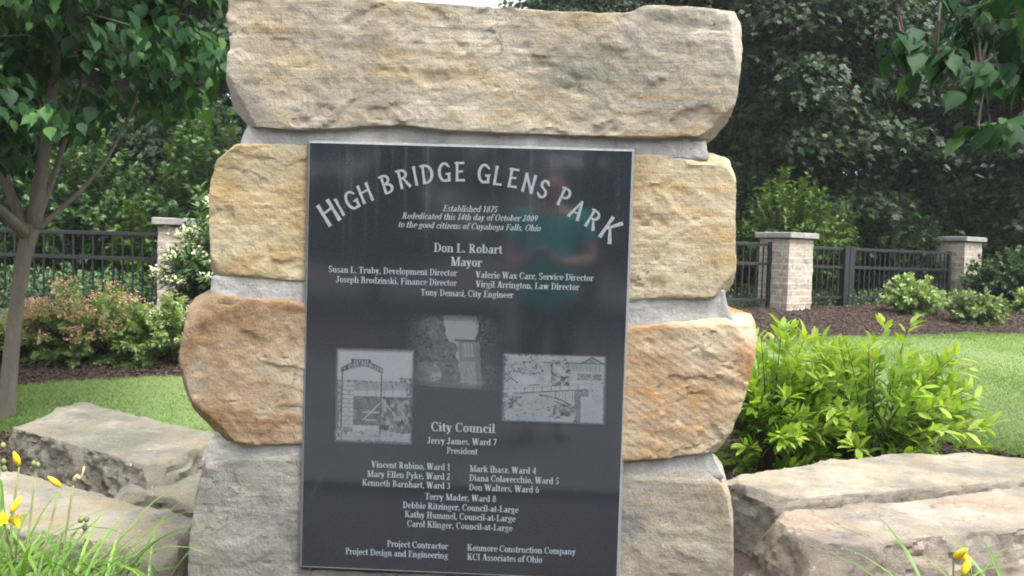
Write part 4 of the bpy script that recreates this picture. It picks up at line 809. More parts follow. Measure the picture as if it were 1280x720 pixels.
def wood_tree(loc, h, rx, label, leafmat, kind, size, nclu, per, zlow, seed, group, barkm=M_BARK, srad=0.55):
    """Forest tree: trunk with limbs, a crown of drooping leaf sprays spread through an uneven envelope."""
    global rng
    rng = np.random.default_rng(seed); root = empty('leafy_tree', (0, 0, 0), label, 'tree', group)
    a = rng.uniform(0, 2*math.pi, nclu); hh = zlow+(h-zlow)*rng.random(nclu)**0.9; tt_ = (hh-zlow)/(h-zlow)
    env = rx*(0.80+0.35*np.sin(tt_*math.pi)-0.45*tt_**2)*(1+0.28*np.sin(a*3+seed)+0.15*np.sin(a*7+hh*2))
    rr_ = env*np.sqrt(rng.uniform(0.08, 1.0, nclu)); C = np.stack([rr_*np.cos(a), rr_*np.sin(a), hh], 1)
    m = MB(); tz = np.linspace(-0.2, h*0.9, 9); lean = rng.normal(0, .02, 2)
    tr = np.stack([lean[0]*tz+.08*np.sin(tz*.9+seed), lean[1]*tz+.08*np.cos(tz*.7), tz], 1); m.tube(tr, np.linspace(0.19, 0.03, 9)*h/9, 8)
    for k in rng.choice(nclu, min(22, nclu), replace=False):
        c_ = C[k]; s0 = np.array([np.interp(c_[2]-0.35*np.hypot(c_[0], c_[1]), tz, tr[:, j]) for j in range(3)]); mid = (s0+c_)/2+np.array([0, 0, .15])
        m.tube([s0, mid, c_], [0.05, 0.035, 0.012], 5)
    m.build('trunk', barkm, root, True)
    n = nclu*per; cc = np.repeat(C, per, 0); ca = np.repeat(a, per); out = np.stack([np.cos(ca), np.sin(ca), 0*ca], 1)
    loc_ = rng.normal(0, 1, (n, 3))*np.array([1, 1, .38])*srad*0.55*np.repeat(rng.uniform(.6, 1.4, nclu), per)[:, None]
    loc_[:, 2] -= 0.35*np.hypot(loc_[:, 0], loc_[:, 1])**1.2+0.18*(loc_*out).sum(1)
    P = cc+loc_; D = out*0.55+np.stack([loc_[:, 0], loc_[:, 1], 0*ca], 1)*1.2+rng.normal(0, .45, (n, 3)); D[:, 2] -= 0.55
    Nn = out*0.45+np.array([0, 0, 1.0])+rng.normal(0, .35, (n, 3))
    rnd = np.clip(np.repeat(rng.normal(.45, .2, nclu), per)+rng.normal(0, .16, n), 0, 1)
    leaves('crown', P, D, Nn, size*rng.uniform(.7, 1.25, n), kind, leafmat, root, rnd)
    root.location = [float(c_) for c_ in loc]; return root
def gl(px, d):     # ground point at this column and depth
    p = at(px, 330, d); return np.array([p[0], p[1], float(terrain(p[0], p[1]))])
WG = 'trees of the dark wood behind the fence'
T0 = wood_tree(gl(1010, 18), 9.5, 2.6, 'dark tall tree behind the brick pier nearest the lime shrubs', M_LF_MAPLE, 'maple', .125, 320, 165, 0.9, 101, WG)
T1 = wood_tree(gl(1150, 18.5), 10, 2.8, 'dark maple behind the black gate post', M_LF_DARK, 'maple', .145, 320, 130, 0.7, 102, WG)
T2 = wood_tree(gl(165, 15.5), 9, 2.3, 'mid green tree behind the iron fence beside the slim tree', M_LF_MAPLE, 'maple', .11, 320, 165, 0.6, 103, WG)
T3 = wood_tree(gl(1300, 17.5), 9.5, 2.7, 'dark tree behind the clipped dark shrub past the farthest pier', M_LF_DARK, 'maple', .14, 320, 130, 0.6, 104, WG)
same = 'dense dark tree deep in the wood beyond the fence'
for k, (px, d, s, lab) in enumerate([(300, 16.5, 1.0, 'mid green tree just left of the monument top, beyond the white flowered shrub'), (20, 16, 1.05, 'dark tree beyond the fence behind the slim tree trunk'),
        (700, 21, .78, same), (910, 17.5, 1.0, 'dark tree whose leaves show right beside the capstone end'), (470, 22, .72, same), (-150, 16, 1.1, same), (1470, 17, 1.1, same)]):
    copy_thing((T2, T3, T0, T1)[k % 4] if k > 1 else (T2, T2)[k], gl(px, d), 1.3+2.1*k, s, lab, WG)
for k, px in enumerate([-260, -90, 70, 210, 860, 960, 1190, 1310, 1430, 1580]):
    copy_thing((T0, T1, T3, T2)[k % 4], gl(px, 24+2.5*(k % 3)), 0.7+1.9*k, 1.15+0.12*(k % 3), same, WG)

def shrub(name, loc, rx, ry, h, label, cat, leafmat, kind, size, nsh, per, seed, group=None, zlow=0.12, up=0.5, extra=None, bare=0.25, stem_r=0.005, twig=None):
    """Multi-stemmed shrub: shoots fan out of the base and carry leaves along their upper part."""
    global rng
    rng = np.random.default_rng(seed); root = empty(name, (0, 0, 0), label, cat, group); m = MB(); P, D, Nn, Rn, tips = [], [], [], [], []
    for k in range(nsh):
        a = rng.uniform(0, 2*math.pi); q = math.sqrt(rng.uniform(0.02, 1)); el = rng.uniform(0, 1)
        tipz = zlow+(h-zlow)*math.sqrt(max(0, 1-q*q*0.92))*rng.uniform(.55, 1.08); e_ = np.array([rx*q*math.cos(a), ry*q*math.sin(a), tipz])
        if k % 3 == 0: tipz = rng.uniform(.02, .5)*h; q = rng.uniform(.6, 1.0); e_ = np.array([rx*q*math.cos(a), ry*q*math.sin(a), tipz])
        b_ = np.array([rx*.16*math.cos(a)*rng.random(), ry*.16*math.sin(a)*rng.random(), 0]); mid = (b_+e_)/2+np.array([0, 0, min(.10*h+.12*h*rng.random(), tipz*.4)])-np.array([e_[0], e_[1], 0])*.10
        s = np.linspace(0, 1, 7)[:, None]; cv = (1-s)**2*b_+2*s*(1-s)*mid+s*s*e_
        if k < 90: m.tube(cv, np.linspace(stem_r, stem_r*.3, 7), 4, False)
        tips.append(e_); t_ = rng.uniform(bare, 1.0, per)**0.8; tt2 = t_[:, None]
        p = (1-tt2)**2*b_+2*tt2*(1-tt2)*mid+tt2*tt2*e_; ax = 2*(1-tt2)*(mid-b_)+2*tt2*(e_-mid); ax /= np.linalg.norm(ax, axis=1)[:, None]+1e-9
        rd = unit(per); rd -= (rd*ax).sum(1)[:, None]*ax; rd /= np.linalg.norm(rd, axis=1)[:, None]+1e-9
        d_ = rd*1.0+ax*(.35+.6*t_[:, None])+np.array([0, 0, up-.4])
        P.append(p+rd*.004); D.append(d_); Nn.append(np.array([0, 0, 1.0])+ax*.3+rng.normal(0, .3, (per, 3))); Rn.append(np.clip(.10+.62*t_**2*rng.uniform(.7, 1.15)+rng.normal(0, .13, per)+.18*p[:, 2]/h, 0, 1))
    m.build('stems', twig or M_TWIG, root)
    P = np.concatenate(P); n = len(P)
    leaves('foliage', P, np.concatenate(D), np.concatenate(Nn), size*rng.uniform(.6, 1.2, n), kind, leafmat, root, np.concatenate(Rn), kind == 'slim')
    if extra:
        pname, emat, esize, frac, epl, spread = extra
        tp_ = np.array([p for p in tips if rng.random() < frac and p[2] > h*.35]); tp_ = np.repeat(tp_, epl, 0)+rng.normal(0, spread, (len(tp_)*epl, 3))*np.array([1, 1, .5]); n2 = len(tp_)
        dd = unit(n2); dd[:, 2] = np.abs(dd[:, 2])
        leaves(pname, tp_, dd, np.array([0, -.4, 1.0])+rng.normal(0, .3, (n2, 3)), esize*rng.uniform(.6, 1.2, n2), 'kite', emat, root, rng.random(n2))
    root.location = [float(c_) for c_ in loc]; return root
LG = 'bright lime green shrubs'
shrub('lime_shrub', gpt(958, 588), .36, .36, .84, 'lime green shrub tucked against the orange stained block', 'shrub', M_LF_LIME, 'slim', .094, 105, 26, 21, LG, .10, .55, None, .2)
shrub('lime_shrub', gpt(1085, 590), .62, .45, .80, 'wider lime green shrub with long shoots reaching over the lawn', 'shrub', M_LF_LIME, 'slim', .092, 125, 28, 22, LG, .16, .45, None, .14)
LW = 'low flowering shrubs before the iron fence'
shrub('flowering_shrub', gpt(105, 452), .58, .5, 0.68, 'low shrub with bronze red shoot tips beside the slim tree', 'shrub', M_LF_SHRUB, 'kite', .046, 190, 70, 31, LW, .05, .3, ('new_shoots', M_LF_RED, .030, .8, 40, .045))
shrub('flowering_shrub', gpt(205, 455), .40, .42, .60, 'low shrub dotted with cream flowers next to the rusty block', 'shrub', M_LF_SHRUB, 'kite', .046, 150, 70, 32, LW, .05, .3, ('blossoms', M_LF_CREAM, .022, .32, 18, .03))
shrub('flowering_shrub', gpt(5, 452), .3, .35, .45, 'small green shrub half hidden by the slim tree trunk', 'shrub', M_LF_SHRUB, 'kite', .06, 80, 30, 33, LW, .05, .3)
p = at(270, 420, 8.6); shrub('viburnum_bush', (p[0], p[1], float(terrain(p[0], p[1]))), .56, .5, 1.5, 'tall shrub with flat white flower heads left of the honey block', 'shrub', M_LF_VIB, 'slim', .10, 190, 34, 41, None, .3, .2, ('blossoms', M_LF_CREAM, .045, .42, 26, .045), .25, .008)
# shrubs before and beside the far fence
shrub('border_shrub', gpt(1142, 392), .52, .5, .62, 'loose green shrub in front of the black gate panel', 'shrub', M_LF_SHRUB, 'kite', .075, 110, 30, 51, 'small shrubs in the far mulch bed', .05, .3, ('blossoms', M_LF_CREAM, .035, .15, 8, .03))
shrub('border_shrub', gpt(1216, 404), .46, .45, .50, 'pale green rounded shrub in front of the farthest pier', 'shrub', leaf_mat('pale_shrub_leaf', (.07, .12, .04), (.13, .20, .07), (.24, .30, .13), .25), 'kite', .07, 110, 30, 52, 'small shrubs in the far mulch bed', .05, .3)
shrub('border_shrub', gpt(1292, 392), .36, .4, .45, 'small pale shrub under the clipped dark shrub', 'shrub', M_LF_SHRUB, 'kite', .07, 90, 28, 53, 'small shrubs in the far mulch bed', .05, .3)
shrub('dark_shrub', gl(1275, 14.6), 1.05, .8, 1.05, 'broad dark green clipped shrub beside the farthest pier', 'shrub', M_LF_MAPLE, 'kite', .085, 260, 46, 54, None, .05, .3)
shrub('locust_bush', gl(985, 14.2), .95, .7, 2.2, 'pale green bush leaning over the pier nearest the lime shrubs', 'bush', M_LF_PALE, 'kite', .085, 230, 60, 55, None, .4, .1, None, .3, .012)
shrub('locust_bush', gl(1042, 14.6), .42, .5, 1.75, 'small pale green bush spilling over the iron fence by the pier', 'bush', M_LF_PALE, 'kite', .08, 90, 46, 56, None, .5, 0., None, .3, .01)
TG_ = 'undergrowth shrubs behind the iron fence'
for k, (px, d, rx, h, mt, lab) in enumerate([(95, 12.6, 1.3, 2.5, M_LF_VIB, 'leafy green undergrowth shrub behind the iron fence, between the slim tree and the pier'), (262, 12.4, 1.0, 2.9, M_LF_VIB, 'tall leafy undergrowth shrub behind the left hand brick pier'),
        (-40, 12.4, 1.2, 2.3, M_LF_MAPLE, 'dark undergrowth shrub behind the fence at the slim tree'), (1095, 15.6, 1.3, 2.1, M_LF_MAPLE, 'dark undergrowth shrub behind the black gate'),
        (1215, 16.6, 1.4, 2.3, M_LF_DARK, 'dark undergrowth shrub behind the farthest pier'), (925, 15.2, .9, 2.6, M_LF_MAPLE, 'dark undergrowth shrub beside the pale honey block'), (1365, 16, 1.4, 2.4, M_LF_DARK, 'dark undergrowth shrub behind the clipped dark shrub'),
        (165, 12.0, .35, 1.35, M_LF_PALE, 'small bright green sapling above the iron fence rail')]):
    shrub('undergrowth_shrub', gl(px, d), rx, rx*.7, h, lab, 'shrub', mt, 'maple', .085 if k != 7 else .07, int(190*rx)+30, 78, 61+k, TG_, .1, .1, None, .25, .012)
# ivy along the fence foot
rng = np.random.default_rng(5); n = 7000; a = gl(930, 13.2); b_ = gl(1250, 15.6); s = rng.random(n)[:, None]; P = a+(b_-a)*s+rng.normal(0, .16, (n, 3))*np.array([1, 1, 0]); P[:, 2] = terrain(P[:, 0], P[:, 1])+rng.random(n)**2*.22
tag(leaves('ground_ivy', P, unit(n), np.array([0, -.5, 1.0])+rng.normal(0, .4, (n, 3)), .06*rng.uniform(.6, 1.2, n), 'kite', M_LF_VIB, None, rng.random(n)), 'ground ivy along the foot of the far fence', 'ground cover', kind='stuff')

n = 5000; a = gl(-120, 10.8); b_ = gl(225, 10.6); s = rng.random(n)[:, None]; P = a+(b_-a)*s+rng.normal(0, .3, (n, 3))*np.array([1, 1, 0]); P[:, 2] = terrain(P[:, 0], P[:, 1])+rng.random(n)**1.5*.45
tag(leaves('ground_ivy', P, unit(n), np.array([0, -.5, 1.0])+rng.normal(0, .4, (n, 3)), .07*rng.uniform(.6, 1.2, n), 'kite', M_LF_VIB, None, rng.random(n)), 'leafy ground cover behind the iron fence at the slim tree', 'ground cover', kind='stuff')

# ------------------------------------------------------------------ fence and piers
def pier(px, d, wd, h, rot, label):
    g_ = gl(px, d); root = empty('brick_pier', (0, 0, 0), label, 'pier', 'brick piers of the iron fence'); hw = wd/2
    m = MB(); r_ = np.random.default_rng(int(px)); nrow = int(h/0.098)
    P, F = lattice(14, 14, nrow*3); X = P*np.array([hw, hw, h/2])+np.array([0, 0, h/2-.04])
    side = np.abs(P[:, :2]).max(1) > .99; row = np.floor((X[:, 2]+.04)/.098); fr = ((X[:, 2]+.04)/.098) % 1
    dsp = (fbm(X*9+px, 3, 3)*.016+vnoise(np.stack([np.floor((X[:, 0]+X[:, 1]+row*.145)/.29), row, 0*row], 1)+.5, 7)*.006)*(side); nrm = P*np.array([1, 1, 0]); nrm[np.abs(nrm) < .99] = 0
    X += nrm*dsp[:, None]; mesh_obj('shaft', X, F, M_BRICK, root)
    MB().box(-hw-.06, hw+.06, -hw-.06, hw+.06, h-.02, h+.065, None, .010).build('cap', M_CAP, root)
    root.location = [float(c_) for c_ in g_]; root.rotation_euler = (0, 0, rot); return root
pier(233, 10.2, .56, 1.09, .25, 'brick pier partly hidden by the white flowered shrub')
pier(982, 13.0, .56, 1.10, .62, 'brick pier under the pale green bush')
pier(1197, 15.5, .56, 1.08, .60, 'farthest brick pier, beside the clipped dark shrub')
def fence(A, B, ztop, h, label, ends=(True, True), mid_post=None, sp=.125, zt2=None):
    A, B = np.array(A), np.array(B); L = np.linalg.norm(B-A); dx = (B-A)/L; ang = math.atan2(dx[1], dx[0]); T = (rotz(ang), np.array([A[0], A[1], 0]))
    root = empty('iron_fence', (A[0], A[1], ztop-h), label, 'fence', 'black iron fence panels'); m = MB(); n = int(L/sp)
    for k in range(1, n): m.box(k*L/n-.009, k*L/n+.009, -.009, .009, ztop-h+.06, ztop-.01, T)
    m.build('picket_panel', M_METAL, root)
    for z, hh in ((ztop, .045), (ztop-.30, .045), (ztop-h+.14, .045)): MB().box(0, L, -.019, .019, z-hh, z, T, .004).build('rail', M_METAL, root)
    for x in ([0.0] if ends[0] else [])+([L] if ends[1] else [])+(mid_post or []):
        w_ = .055 if mid_post and x in mid_post else .032; MB().box(x-w_, x+w_, -w_, w_, ztop-h-.1, ztop+.02, T, .006).build('post', M_METAL, root)
    return root
p = at(-240, 291, 10.6); q = at(214, 292, 10.15); zt = 1.145+.09
pa, pb = gl(-240, 10.6), gl(216, 10.1)
fence(pa[:2], pb[:2], zt, zt-float(terrain(-4.5, 7.8))-.04, 'black iron fence panel behind the low flowering shrubs')
pc, pd_ = gl(875, 12.3), gl(962, 12.9); zt = at(940, 303, 12.7)[2]
fence(pc[:2], pd_[:2], zt, zt-.40, 'short black iron fence panel between the monument and a brick pier')
pe, pf = gl(1000, 13.15), gl(1186, 15.1); zt = at(1090, 311, 14.1)[2]
fence(pe[:2], pf[:2], zt, zt-.44, 'black iron gate panel between two brick piers', mid_post=[1.05, 1.17])
pg, ph_ = gl(1212, 15.8), gl(1480, 18); fence(pg[:2], ph_[:2], zt, zt-.46, 'black iron fence panel hidden behind the clipped dark shrub')
pi_, pj = gl(262, 10.3), gl(860, 12.2); fence(pi_[:2], pj[:2], 1.28, .95, 'black iron fence panel behind the monument')

# ------------------------------------------------------------------ the slim tree and the overhanging tree
def near_tree(root, base, limbs, C, per, size, seed, sp=.16, lw=1.0):
    """limbs: list of (points, radii); C: cluster centres that carry big drooping leaves."""
    global rng
    rng = np.random.default_rng(seed); m = MB()
    for pts, rad in limbs:
        k = np.linspace(0, 1, len(pts)); kk = np.linspace(0, 1, 3*len(pts)); pp = np.stack([np.interp(kk, k, np.array(pts)[:, j]) for j in range(3)], 1)
        pp[1:-1] = (pp[:-2]+2*pp[1:-1]+pp[2:])/4; m.tube(pp, np.interp(kk, k, rad)*lw, 10)
    ends = np.concatenate([np.array(p)[1:] for p, r in limbs[1:]])
    for c_ in C:
        e_ = ends[np.argmin(((ends-c_)**2).sum(1))]; mid = (e_+c_)/2+rng.normal(0, .06, 3)+np.array([0, 0, .06]); m.tube([e_, mid, c_], [.007, .005, .0025], 4, False)
    m.build('trunk', M_BARK_G, root, True)
    n = len(C)*per; cc = np.repeat(C, per, 0); ax = rng.normal(0, 1, (len(C), 3)); ax[:, 2] *= .3; ax += (C-C.mean(0))*np.array([1, 1, .2]); ax /= np.linalg.norm(ax, axis=1)[:, None]; axr = np.repeat(ax, per, 0)
    t_ = rng.uniform(-1, 1, n)[:, None]; P = cc+axr*t_*sp+rng.normal(0, sp*.35, (n, 3))*np.array([1, 1, .6]); P[:, 2] -= .3*np.abs(t_[:, 0])*sp
    sd = np.cross(axr, [0, 0, 1.0])*np.sign(rng.normal(0, 1, n))[:, None]
    D = axr*.35+sd*.55+np.array([0, 0, -.85])+rng.normal(0, .28, (n, 3)); Nn = sd*.5+axr*.3+np.array([0, 0, .75])+rng.normal(0, .25, (n, 3))
    rnd = np.clip(rng.normal(.40, .25, n)+np.repeat(rng.normal(0, .14, len(C)), per), 0, 1)
    leaves('crown', P, D, Nn, size*rng.uniform(.5, 1.2, n), 'heart', M_LF_BIG, root, rnd, True)
g0 = gpt(8, 530); d0 = float((g0-CAM)@FW)
lt = empty('slim_tree', g0, 'slim young tree with forked grey trunk and big drooping leaves', 'tree')
A_ = lambda px, py, dd=0.0: at(px, py, d0+dd)
fork = A_(38, 296)
limbs = [([g0+np.array([0, 0, -.1]), A_(8, 520), A_(14, 440), A_(22, 370), A_(31, 315), A_(40, 280)], [.074, .060, .053, .050, .052, .064]),
         ([A_(36, 292), A_(22, 262), A_(5, 225), A_(-12, 150, .1), A_(-30, 40, .2), A_(-50, -160, .3)], [.045, .036, .033, .028, .022, .01]),
         ([A_(42, 285), A_(50, 225), A_(62, 150, -.1), A_(72, 60, -.15), A_(75, -140, -.2)], [.056, .046, .036, .026, .01]),
         ([A_(44, 280), A_(66, 225, .2), A_(88, 150, .25), A_(112, 70, .3), A_(140, -100, .3)], [.030, .022, .017, .013, .006]),
         ([A_(42, 290), A_(75, 262, .1), A_(105, 235, .15), A_(130, 205, .2), A_(150, 170, .25), A_(185, 90, .3), A_(230, -40, .35)], [.026, .019, .016, .014, .011, .008, .005]),
         ([A_(34, 295), A_(0, 262, -.3), A_(-60, 210, -.5), A_(-150, 100, -.6)], [.045, .036, .026, .01])]
r_ = np.random.default_rng(71); C = []
while len(C) < 640:
    a, b_, dd = r_.uniform(-420, 275), r_.uniform(-430, 205), r_.uniform(-1.0, 1.1)
    low = np.interp(a, [-420, -150, -40, 20, 70, 120, 170, 210, 240, 275], [100, 205, 225, 212, 188, 165, 150, 162, 150, 60])
    if b_ > low-18 or (a+60)**2/340**2+(b_+60)**2/300**2 > 1.12: continue
    if 95 < a < 175 and 70 < b_ < 140 and r_.random() < .75 and dd < .6: continue
    if dd < -.85 and b_ > 150: continue
    C.append(A_(a, b_, dd))
near_tree(lt, g0, limbs, np.array(C), 25, .100, 72, lw=.84)
gR = gl(1475, 4.4); rt = empty('overhanging_tree', gR, 'young tree whose big leaved branches hang over the right lawn', 'tree')
B_ = lambda px, py, d=4.1: at(px, py, d)
limbs = [([gR+np.array([0, 0, -.1]), B_(1475, 420, 4.4), B_(1470, 300, 4.4), B_(1466, 200, 4.4)], [.075, .062, .056, .06]),
         ([B_(1466, 205, 4.4), B_(1430, 100, 4.3), B_(1380, 20, 4.2), B_(1300, -60, 4.0), B_(1180, -120, 3.9)], [.05, .04, .03, .02, .008]),
         ([B_(1466, 205, 4.4), B_(1470, 60, 4.5), B_(1460, -120, 4.6), B_(1440, -400, 4.6)], [.055, .045, .032, .012]),
         ([B_(1466, 205, 4.4), B_(1540, 80, 4.5), B_(1620, -60, 4.7)], [.045, .034, .012]),
         ([B_(1450, 160, 4.35), B_(1360, 105, 4.1), B_(1290, 85, 3.9), B_(1225, 82, 3.75), B_(1170, 66, 3.7), B_(1125, 38, 3.7)], [.03, .022, .015, .010, .006, .003]),
         ([B_(1440, 170, 4.3), B_(1350, 165, 4.0), B_(1280, 150, 3.8), B_(1222, 158, 3.7)], [.022, .015, .009, .004])]
r_ = np.random.default_rng(73); C = []
while len(C) < 230:
    a, b_, d = r_.uniform(1185, 1800), r_.uniform(-480, 200), r_.uniform(3.6, 5.4)
    low = np.interp(a, [1185, 1215, 1250, 1290, 1400, 1600, 1800], [25, 60, 75, 120, 180, 190, 60])
    if b_ > low-12 or (a-1490)**2/330**2+(b_+120)**2/340**2 > 1: continue
    C.append(B_(a, b_, d))
C += [B_(*c_) for c_ in [(1130, 42, 3.7), (1150, 58, 3.7), (1172, 70, 3.7), (1195, 62, 3.72), (1205, 82, 3.7), (1225, 100, 3.72), (1250, 95, 3.75), (1262, 70, 3.8), (1285, 100, 3.85), (1290, 60, 3.8),
      (1222, 160, 3.7), (1238, 158, 3.72), (1262, 150, 3.78), (1290, 160, 3.85), (1300, 130, 3.9), (1190, 20, 3.75), (1205, 38, 3.8), (1240, 40, 3.75), (1270, 25, 3.75), (1230, 5, 3.8), (1180, -10, 3.8), (1310, 60, 3.8), (1310, 10, 3.8), (1275, -10, 3.9)]]
near_tree(rt, gR, limbs, np.array(C), 12, .112, 74, .10)

# ------------------------------------------------------------------ daylilies
def ribbon(p0, a, L, lean, wd, n=9):
    """arching strap leaf: folded strip from the base"""
    s = np.linspace(0, 1, n); out = np.array([math.cos(a), math.sin(a), 0]); sd = np.array([-math.sin(a), math.cos(a), 0])
    th = R_(84)-lean*s**1.4; r = np.cumsum(np.cos(th))*L/n; z = np.cumsum(np.sin(th))*L/n
    C = p0+out*r[:, None]+np.array([0, 0, 1.0])*z[:, None]; w_ = wd*np.clip(1.15-s**3*1.15, .04, 1)*np.minimum(1, .5+s*3)
    up_ = np.stack([-np.sin(th)[:, None]*out+np.cos(th)[:, None]*np.array([0, 0, 1.0])], 0)[0]
    return np.stack([C+sd*w_[:, None]+up_*w_[:, None]*.35, C, C-sd*w_[:, None]+up_*w_[:, None]*.35], 1).reshape(-1, 3)
def lily(loc, label, nl, Lr, stalks, seed, spread=.10, adir=None):
    r_ = np.random.default_rng(seed); root = empty('daylily_clump', loc, label, 'flower', 'daylily clumps'); V, F, A = [], [], []; n0 = 0
    for k in range(nl):
        a = r_.uniform(0, 2*math.pi) if adir is None or r_.random() < .45 else r_.normal(adir, .5)
        p0 = np.array(loc)+np.array([r_.normal(0, spread), r_.normal(0, spread), 0]); v = ribbon(p0, a, r_.uniform(*Lr), R_(r_.uniform(55, 178)), r_.uniform(.0034, .0066)); V.append(v); m_ = len(v)//3
        for i in range(m_-1):
            for j in (0, 1): F.append((n0+i*3+j, n0+i*3+j+1, n0+i*3+3+j+1, n0+i*3+3+j))
        A.append(np.clip(r_.normal(.36, .25)+np.repeat(np.linspace(-.1, .2, m_), 3), 0, 1)); n0 += len(v)
    mesh_obj('strap_leaves', np.concatenate(V), F, M_LF_LILY, root, True, {'rnd': np.concatenate(A)})
    for tip, kind in stalks:
        tip = np.array(tip); b_ = np.array(loc)+np.array([r_.normal(0, spread*.5), r_.normal(0, spread*.5), 0]); mid = (b_+tip)/2+np.array([0, 0, .08]); s = np.linspace(0, 1, 8)[:, None]
        cv = (1-s)**2*b_+2*s*(1-s)*mid+s*s*tip; st = MB().tube(cv, np.linspace(.0042, .0022, 8), 5).build('flower_stalk', M_STALK, root, True)
        ax = np.array([r_.normal(0, .5), r_.normal(-.3, .4), .9]); ax /= np.linalg.norm(ax)
        if kind == 'bud':
            ss = np.linspace(0, 1, 7); MB().tube(tip+ax*(ss*.042)[:, None], .0075*np.sin(np.clip(ss*.86+.12, 0, 1)*math.pi)+.001, 7).build('bud', M_PETAL, st, True)
        elif kind == 'spent':
            ss = np.linspace(0, 1, 7); ax2 = ax+np.array([.9, 0, -.2]); cv2 = tip+ax2*(ss*.05)[:, None]+np.array([0, 0, 1])*(.012*np.sin(ss*7))[:, None]
            MB().tube(cv2, .0055-.0035*ss, 6).build('spent_bloom', M_SPENT, st, True)
        elif kind == 'pods':
            for j in range(3):
                m = MB()
                q = tip+r_.normal(0, .014, 3); ss = np.linspace(0, 1, 5); m.tube(q+np.array([0, 0, 1])*(ss*.016)[:, None], .006*np.sin(np.clip(ss*.8+.15, 0, 1)*math.pi)+.001, 6); m.build('seed_pod', M_STALK, st, True)
        else:
            m = MB(); a0 = np.cross(ax, [1, 0, .2]); a0 /= np.linalg.norm(a0); a1 = np.cross(ax, a0)
            for k in range(6):
                q = 2*math.pi*k/6; o_ = math.cos(q)*a0+math.sin(q)*a1; sd = np.cross(ax, o_); ss = np.linspace(0, 1, 7)
                C_ = tip+ax*(.028*np.sin(ss*1.7))[:, None]+o_*(.023*ss**1.5)[:, None]; w_ = (.008 if k % 2 else .0065)*np.sin(np.clip(ss*.9+.08, 0, 1)*math.pi)
                v = np.stack([C_+sd*w_[:, None], C_-ax*.003, C_-sd*w_[:, None]], 1).reshape(-1, 3); m.add(v, [(i*3+j, i*3+j+1, i*3+4+j, i*3+3+j) for i in range(6) for j in (0, 1)])
            m.build('bloom', M_PETAL, st, True)
    return root
l1 = np.array([at(18, 400, 2.05)[0], at(18, 400, 2.05)[1], 0.0]); l1[2] = 0.0
lily(l1, 'daylily clump with open yellow blooms beside the tan ledge boulder', 560, (.32, .58), [(at(6, 655, 2.0), 'open'), (at(24, 660, 2.02), 'open'), (at(14, 640, 2.05), 'bud'), (at(24, 582, 2.15), 'bud'), (at(76, 608, 2.2), 'bud'), (at(92, 604, 2.2), 'spent'), (at(45, 590, 2.2), 'pods'), (at(108, 660, 2.1), 'pods'), (at(2, 575, 2.1), 'pods')], 81, .13)
l2 = np.array([at(-95, 400, 2.2)[0], at(-95, 400, 2.2)[1], 0.0])
lily(l2, 'daylily clump without open blooms at the very edge of the tan ledge', 120, (.36, .6), [], 82, .12)
l3 = np.array([at(1268, 400, 1.85)[0], at(1268, 400, 1.85)[1], 0.0])
lily(l3, 'daylily clump with two yellow buds before the rosy tan boulder', 110, (.46, .70), [(at(1192, 697, 1.85), 'bud'), (at(1212, 706, 1.87), 'bud'), (at(1203, 719, 1.85), 'bud')], 83, .09)


# ------------------------------------------------------------------ what the plaque reflects: the person with the camera, and the far side of the path
M_SKIN = plain('skin', (.42, .24, .165), .5, 0, .06, 30); M_TEAL = plain('teal_knit', (.02, .42, .38), .85, 0, .12, 60, .2); M_NAVY = plain('dark_denim', (.018, .02, .03), .9, 0, .25, 60, .2)
M_HAIR = plain('brown_hair', (.045, .025, .014), .6, 0, .3, 50); M_SHOE = plain('grey_shoe', (.16, .16, .17), .7); M_EYE = plain('eye', (.02, .015, .012), .2); M_SILVER = plain('camera_metal', (.35, .35, .36), .35, .7); M_LENS = plain('camera_lens', (.01, .01, .012), .1)
def skin(name, verts, edges, radii, mat, parent, lv=2, rootv=0):
    me = bpy.data.meshes.new(name); me.from_pydata([tuple(map(float, v)) for v in verts], edges, []); o_ = bpy.data.objects.new(name, me); COL.objects.link(o_); me.materials.append(mat)
    o_.modifiers.new('Skin', 'SKIN'); sk = me.skin_vertices[0].data
    for i, r in enumerate(radii):
        sk[i].radius = (r, r) if not hasattr(r, '__len__') else r; sk[i].use_root = (i == rootv)
    o_.modifiers['Skin'].use_smooth_shade = True; ss = o_.modifiers.new('Subd', 'SUBSURF'); ss.levels = lv; ss.render_levels = lv
    put(o_, parent); return o_
cx, cy = CAM[0]+.05, CAM[1]-.33
per = empty('person', (cx, cy, 0.035), 'person in teal top and dark trousers holding up a small camera, mirrored in the plaque', 'person')
def Wd(x, y, z): return (cx+x, cy+y, z+.035)
cp = CAM-np.array([0, .045, 0])
V = [Wd(0, 0, .86), Wd(0, .01, 1.02), Wd(0, .0, 1.20), Wd(0, 0, 1.33), Wd(0, .01, 1.39), Wd(0, .03, 1.47), Wd(0, .035, 1.56)]; Ed = [(0, 1), (1, 2), (2, 3), (3, 4), (4, 5), (5, 6)]
Rd = [(.145, .11), (.125, .095), (.145, .105), (.10, .075), .052, (.078, .09), (.070, .085)]
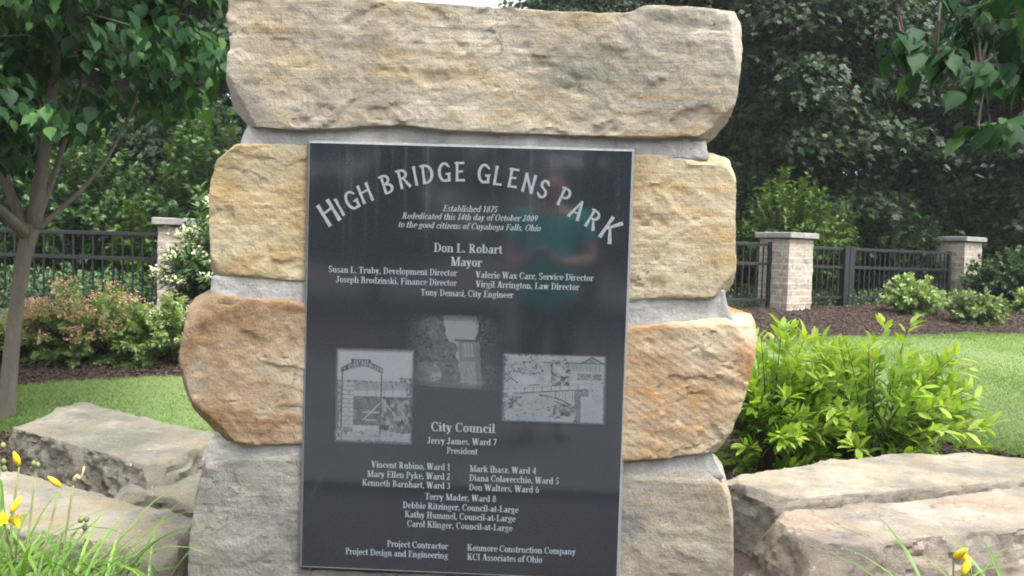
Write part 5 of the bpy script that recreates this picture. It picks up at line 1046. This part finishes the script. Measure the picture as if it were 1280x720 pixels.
for sx_ in (-1, 1):
    n0 = len(V); V += [Wd(sx_*.085, 0, .80), Wd(sx_*.095, .01, .45), Wd(sx_*.10, -.01, .08), Wd(sx_*.105, .07, .045), Wd(sx_*.11, .14, .03)]; Rd += [.085, .055, .040, .04, .032]; Ed += [(0, n0), (n0, n0+1), (n0+1, n0+2), (n0+2, n0+3), (n0+3, n0+4)]
    n0 = len(V); h = np.array([cp[0]+sx_*.062, cp[1]-.012, cp[2]-.02]); V += [Wd(sx_*.175, 0, 1.31), Wd(sx_*.25, .05, 1.07), tuple(h+np.array([sx_*.045, -.055, -.045])), tuple(h+np.array([sx_*.02, -.03, -.02]))]; Rd += [.055, .040, .027, (.030, .020)]
    Ed += [(3, n0), (n0, n0+1), (n0+1, n0+2), (n0+2, n0+3)]
    for f, (dz, L) in enumerate([(.022, .042), (.008, .048), (-.006, .045), (-.020, .036)]):
        k = len(V); b_ = h+np.array([sx_*.012, -.012, dz-.006]); V += [tuple(b_), tuple(b_+np.array([-sx_*.012, .026, .004])), tuple(b_+np.array([-sx_*(.012+L*.6), .030, .004]))]; Rd += [.010, .009, .0075]; Ed += [(n0+3, k), (k, k+1), (k+1, k+2)]
    k = len(V); V += [tuple(h+np.array([sx_*.0, -.028, -.034])), tuple(h+np.array([-sx_*.028, -.030, -.030]))]; Rd += [.011, .009]; Ed += [(n0+3, k), (k, k+1)]
skin('body', V, Ed, Rd, M_SKIN, per)
V = [Wd(0, 0, .70), Wd(0, .01, .98), Wd(0, 0, 1.20), Wd(0, 0, 1.325)]; Ed = [(0, 1), (1, 2), (2, 3)]; Rd = [(.185, .15), (.175, .14), (.170, .128), (.12, .088)]
for sx_ in (-1, 1): n0 = len(V); V += [Wd(sx_*.175, 0, 1.315), Wd(sx_*.225, .03, 1.15)]; Rd += [.074, .06]; Ed += [(3, n0), (n0, n0+1)]
skin('shirt', V, Ed, Rd, M_TEAL, per)
V = [Wd(0, 0, .87)]; Ed = []; Rd = [(.155, .125)]
for sx_ in (-1, 1): n0 = len(V); V += [Wd(sx_*.088, 0, .78), Wd(sx_*.096, .01, .45), Wd(sx_*.10, -.01, .09)]; Rd += [.10, .074, .062]; Ed += [(0, n0), (n0, n0+1), (n0+1, n0+2)]
skin('trousers', V, Ed, Rd, M_NAVY, per)
for sx_ in (-1, 1): skin('shoe', [Wd(sx_*.10, -.04, .045), Wd(sx_*.105, .06, .045), Wd(sx_*.11, .15, .034)], [(0, 1), (1, 2)], [.048, .05, .040], M_SHOE, per)
skin('hair', [Wd(0, -.02, 1.60), Wd(0, -.055, 1.52), Wd(0, -.06, 1.42)], [(0, 1), (1, 2)], [(.085, .088), (.082, .065), (.07, .04)], M_HAIR, per)
skin('nose', [Wd(0, .118, 1.525), Wd(0, .134, 1.498)], [(0, 1)], [.010, .014], M_SKIN, per, 1); skin('mouth', [Wd(-.022, .113, 1.462), Wd(0, .119, 1.46), Wd(.022, .113, 1.462)], [(0, 1), (1, 2)], [.005, .007, .005], plain('lips', (.36, .13, .11), .5), per, 1)
for sx_ in (-1, 1):
    skin('eye', [Wd(sx_*.030-.008, .112, 1.527), Wd(sx_*.030+.008, .112, 1.527)], [(0, 1)], [.008, .008], M_EYE, per, 1); skin('ear', [Wd(sx_*.078, .02, 1.54), Wd(sx_*.082, .015, 1.49)], [(0, 1)], [.016, .012], M_SKIN, per, 1)
dc = empty('compact_camera', cp, 'small silver camera held by the person mirrored in the plaque', 'camera')
MB().box(cp[0]-.048, cp[0]+.048, cp[1]-.026, cp[1]-.002, cp[2]-.029, cp[2]+.029, None, .005).build('camera_body', M_SILVER, dc)
MB().tube([cp+np.array([0, -.002, 0]), cp+np.array([0, .012, 0]), cp+np.array([0, .016, 0])], [.021, .020, .014], 18).build('lens', M_LENS, dc, True)
col_ = empty('stone_column', (0.02, -6.6, 0), 'tall pale stone column across the path, mirrored in the plaque', 'column')
MB().box(-.17, .21, -6.79, -6.41, 0, 3.4, None, .02).build('shaft', M_CAP, col_); MB().box(-.24, .28, -6.86, -6.34, 0, .25, None, .02).build('base', M_CAP, col_); MB().box(-.24, .28, -6.86, -6.34, 3.4, 3.58, None, .02).build('capital', M_CAP, col_)
for k, (x, y, s) in enumerate([(-7, -13, .9), (-3.2, -15, .95), (1.2, -14.5, .9), (5.2, -13.5, .95), (9.5, -14, 1.0)]):
    copy_thing((T1, T0, T3)[k % 3], (x, y, 0), 1.1*k+.4, s, 'leafy tree across the path, mirrored in the plaque', 'trees across the path mirrored in the plaque')

# ------------------------------------------------------------------ thin mist volume, added to lift the blacks like lens veil
hz = MB().box(-95, 95, -62, 125, -1.2, 24).build('veil_haze', None); tag(hz, 'thin mist volume added to stand in for lens veil', 'veil_haze', kind='stuff')
m = bpy.data.materials.new('veil_haze'); m.use_nodes = True; t = m.node_tree; t.nodes.clear(); o = t.nodes.new('ShaderNodeOutputMaterial'); v = t.nodes.new('ShaderNodeVolumePrincipled')
v.inputs['Color'].default_value = (.92, .95, 1, 1); v.inputs['Density'].default_value = 0.0009; t.links.new(v.outputs[0], o.inputs['Volume']); hz.data.materials.append(m)
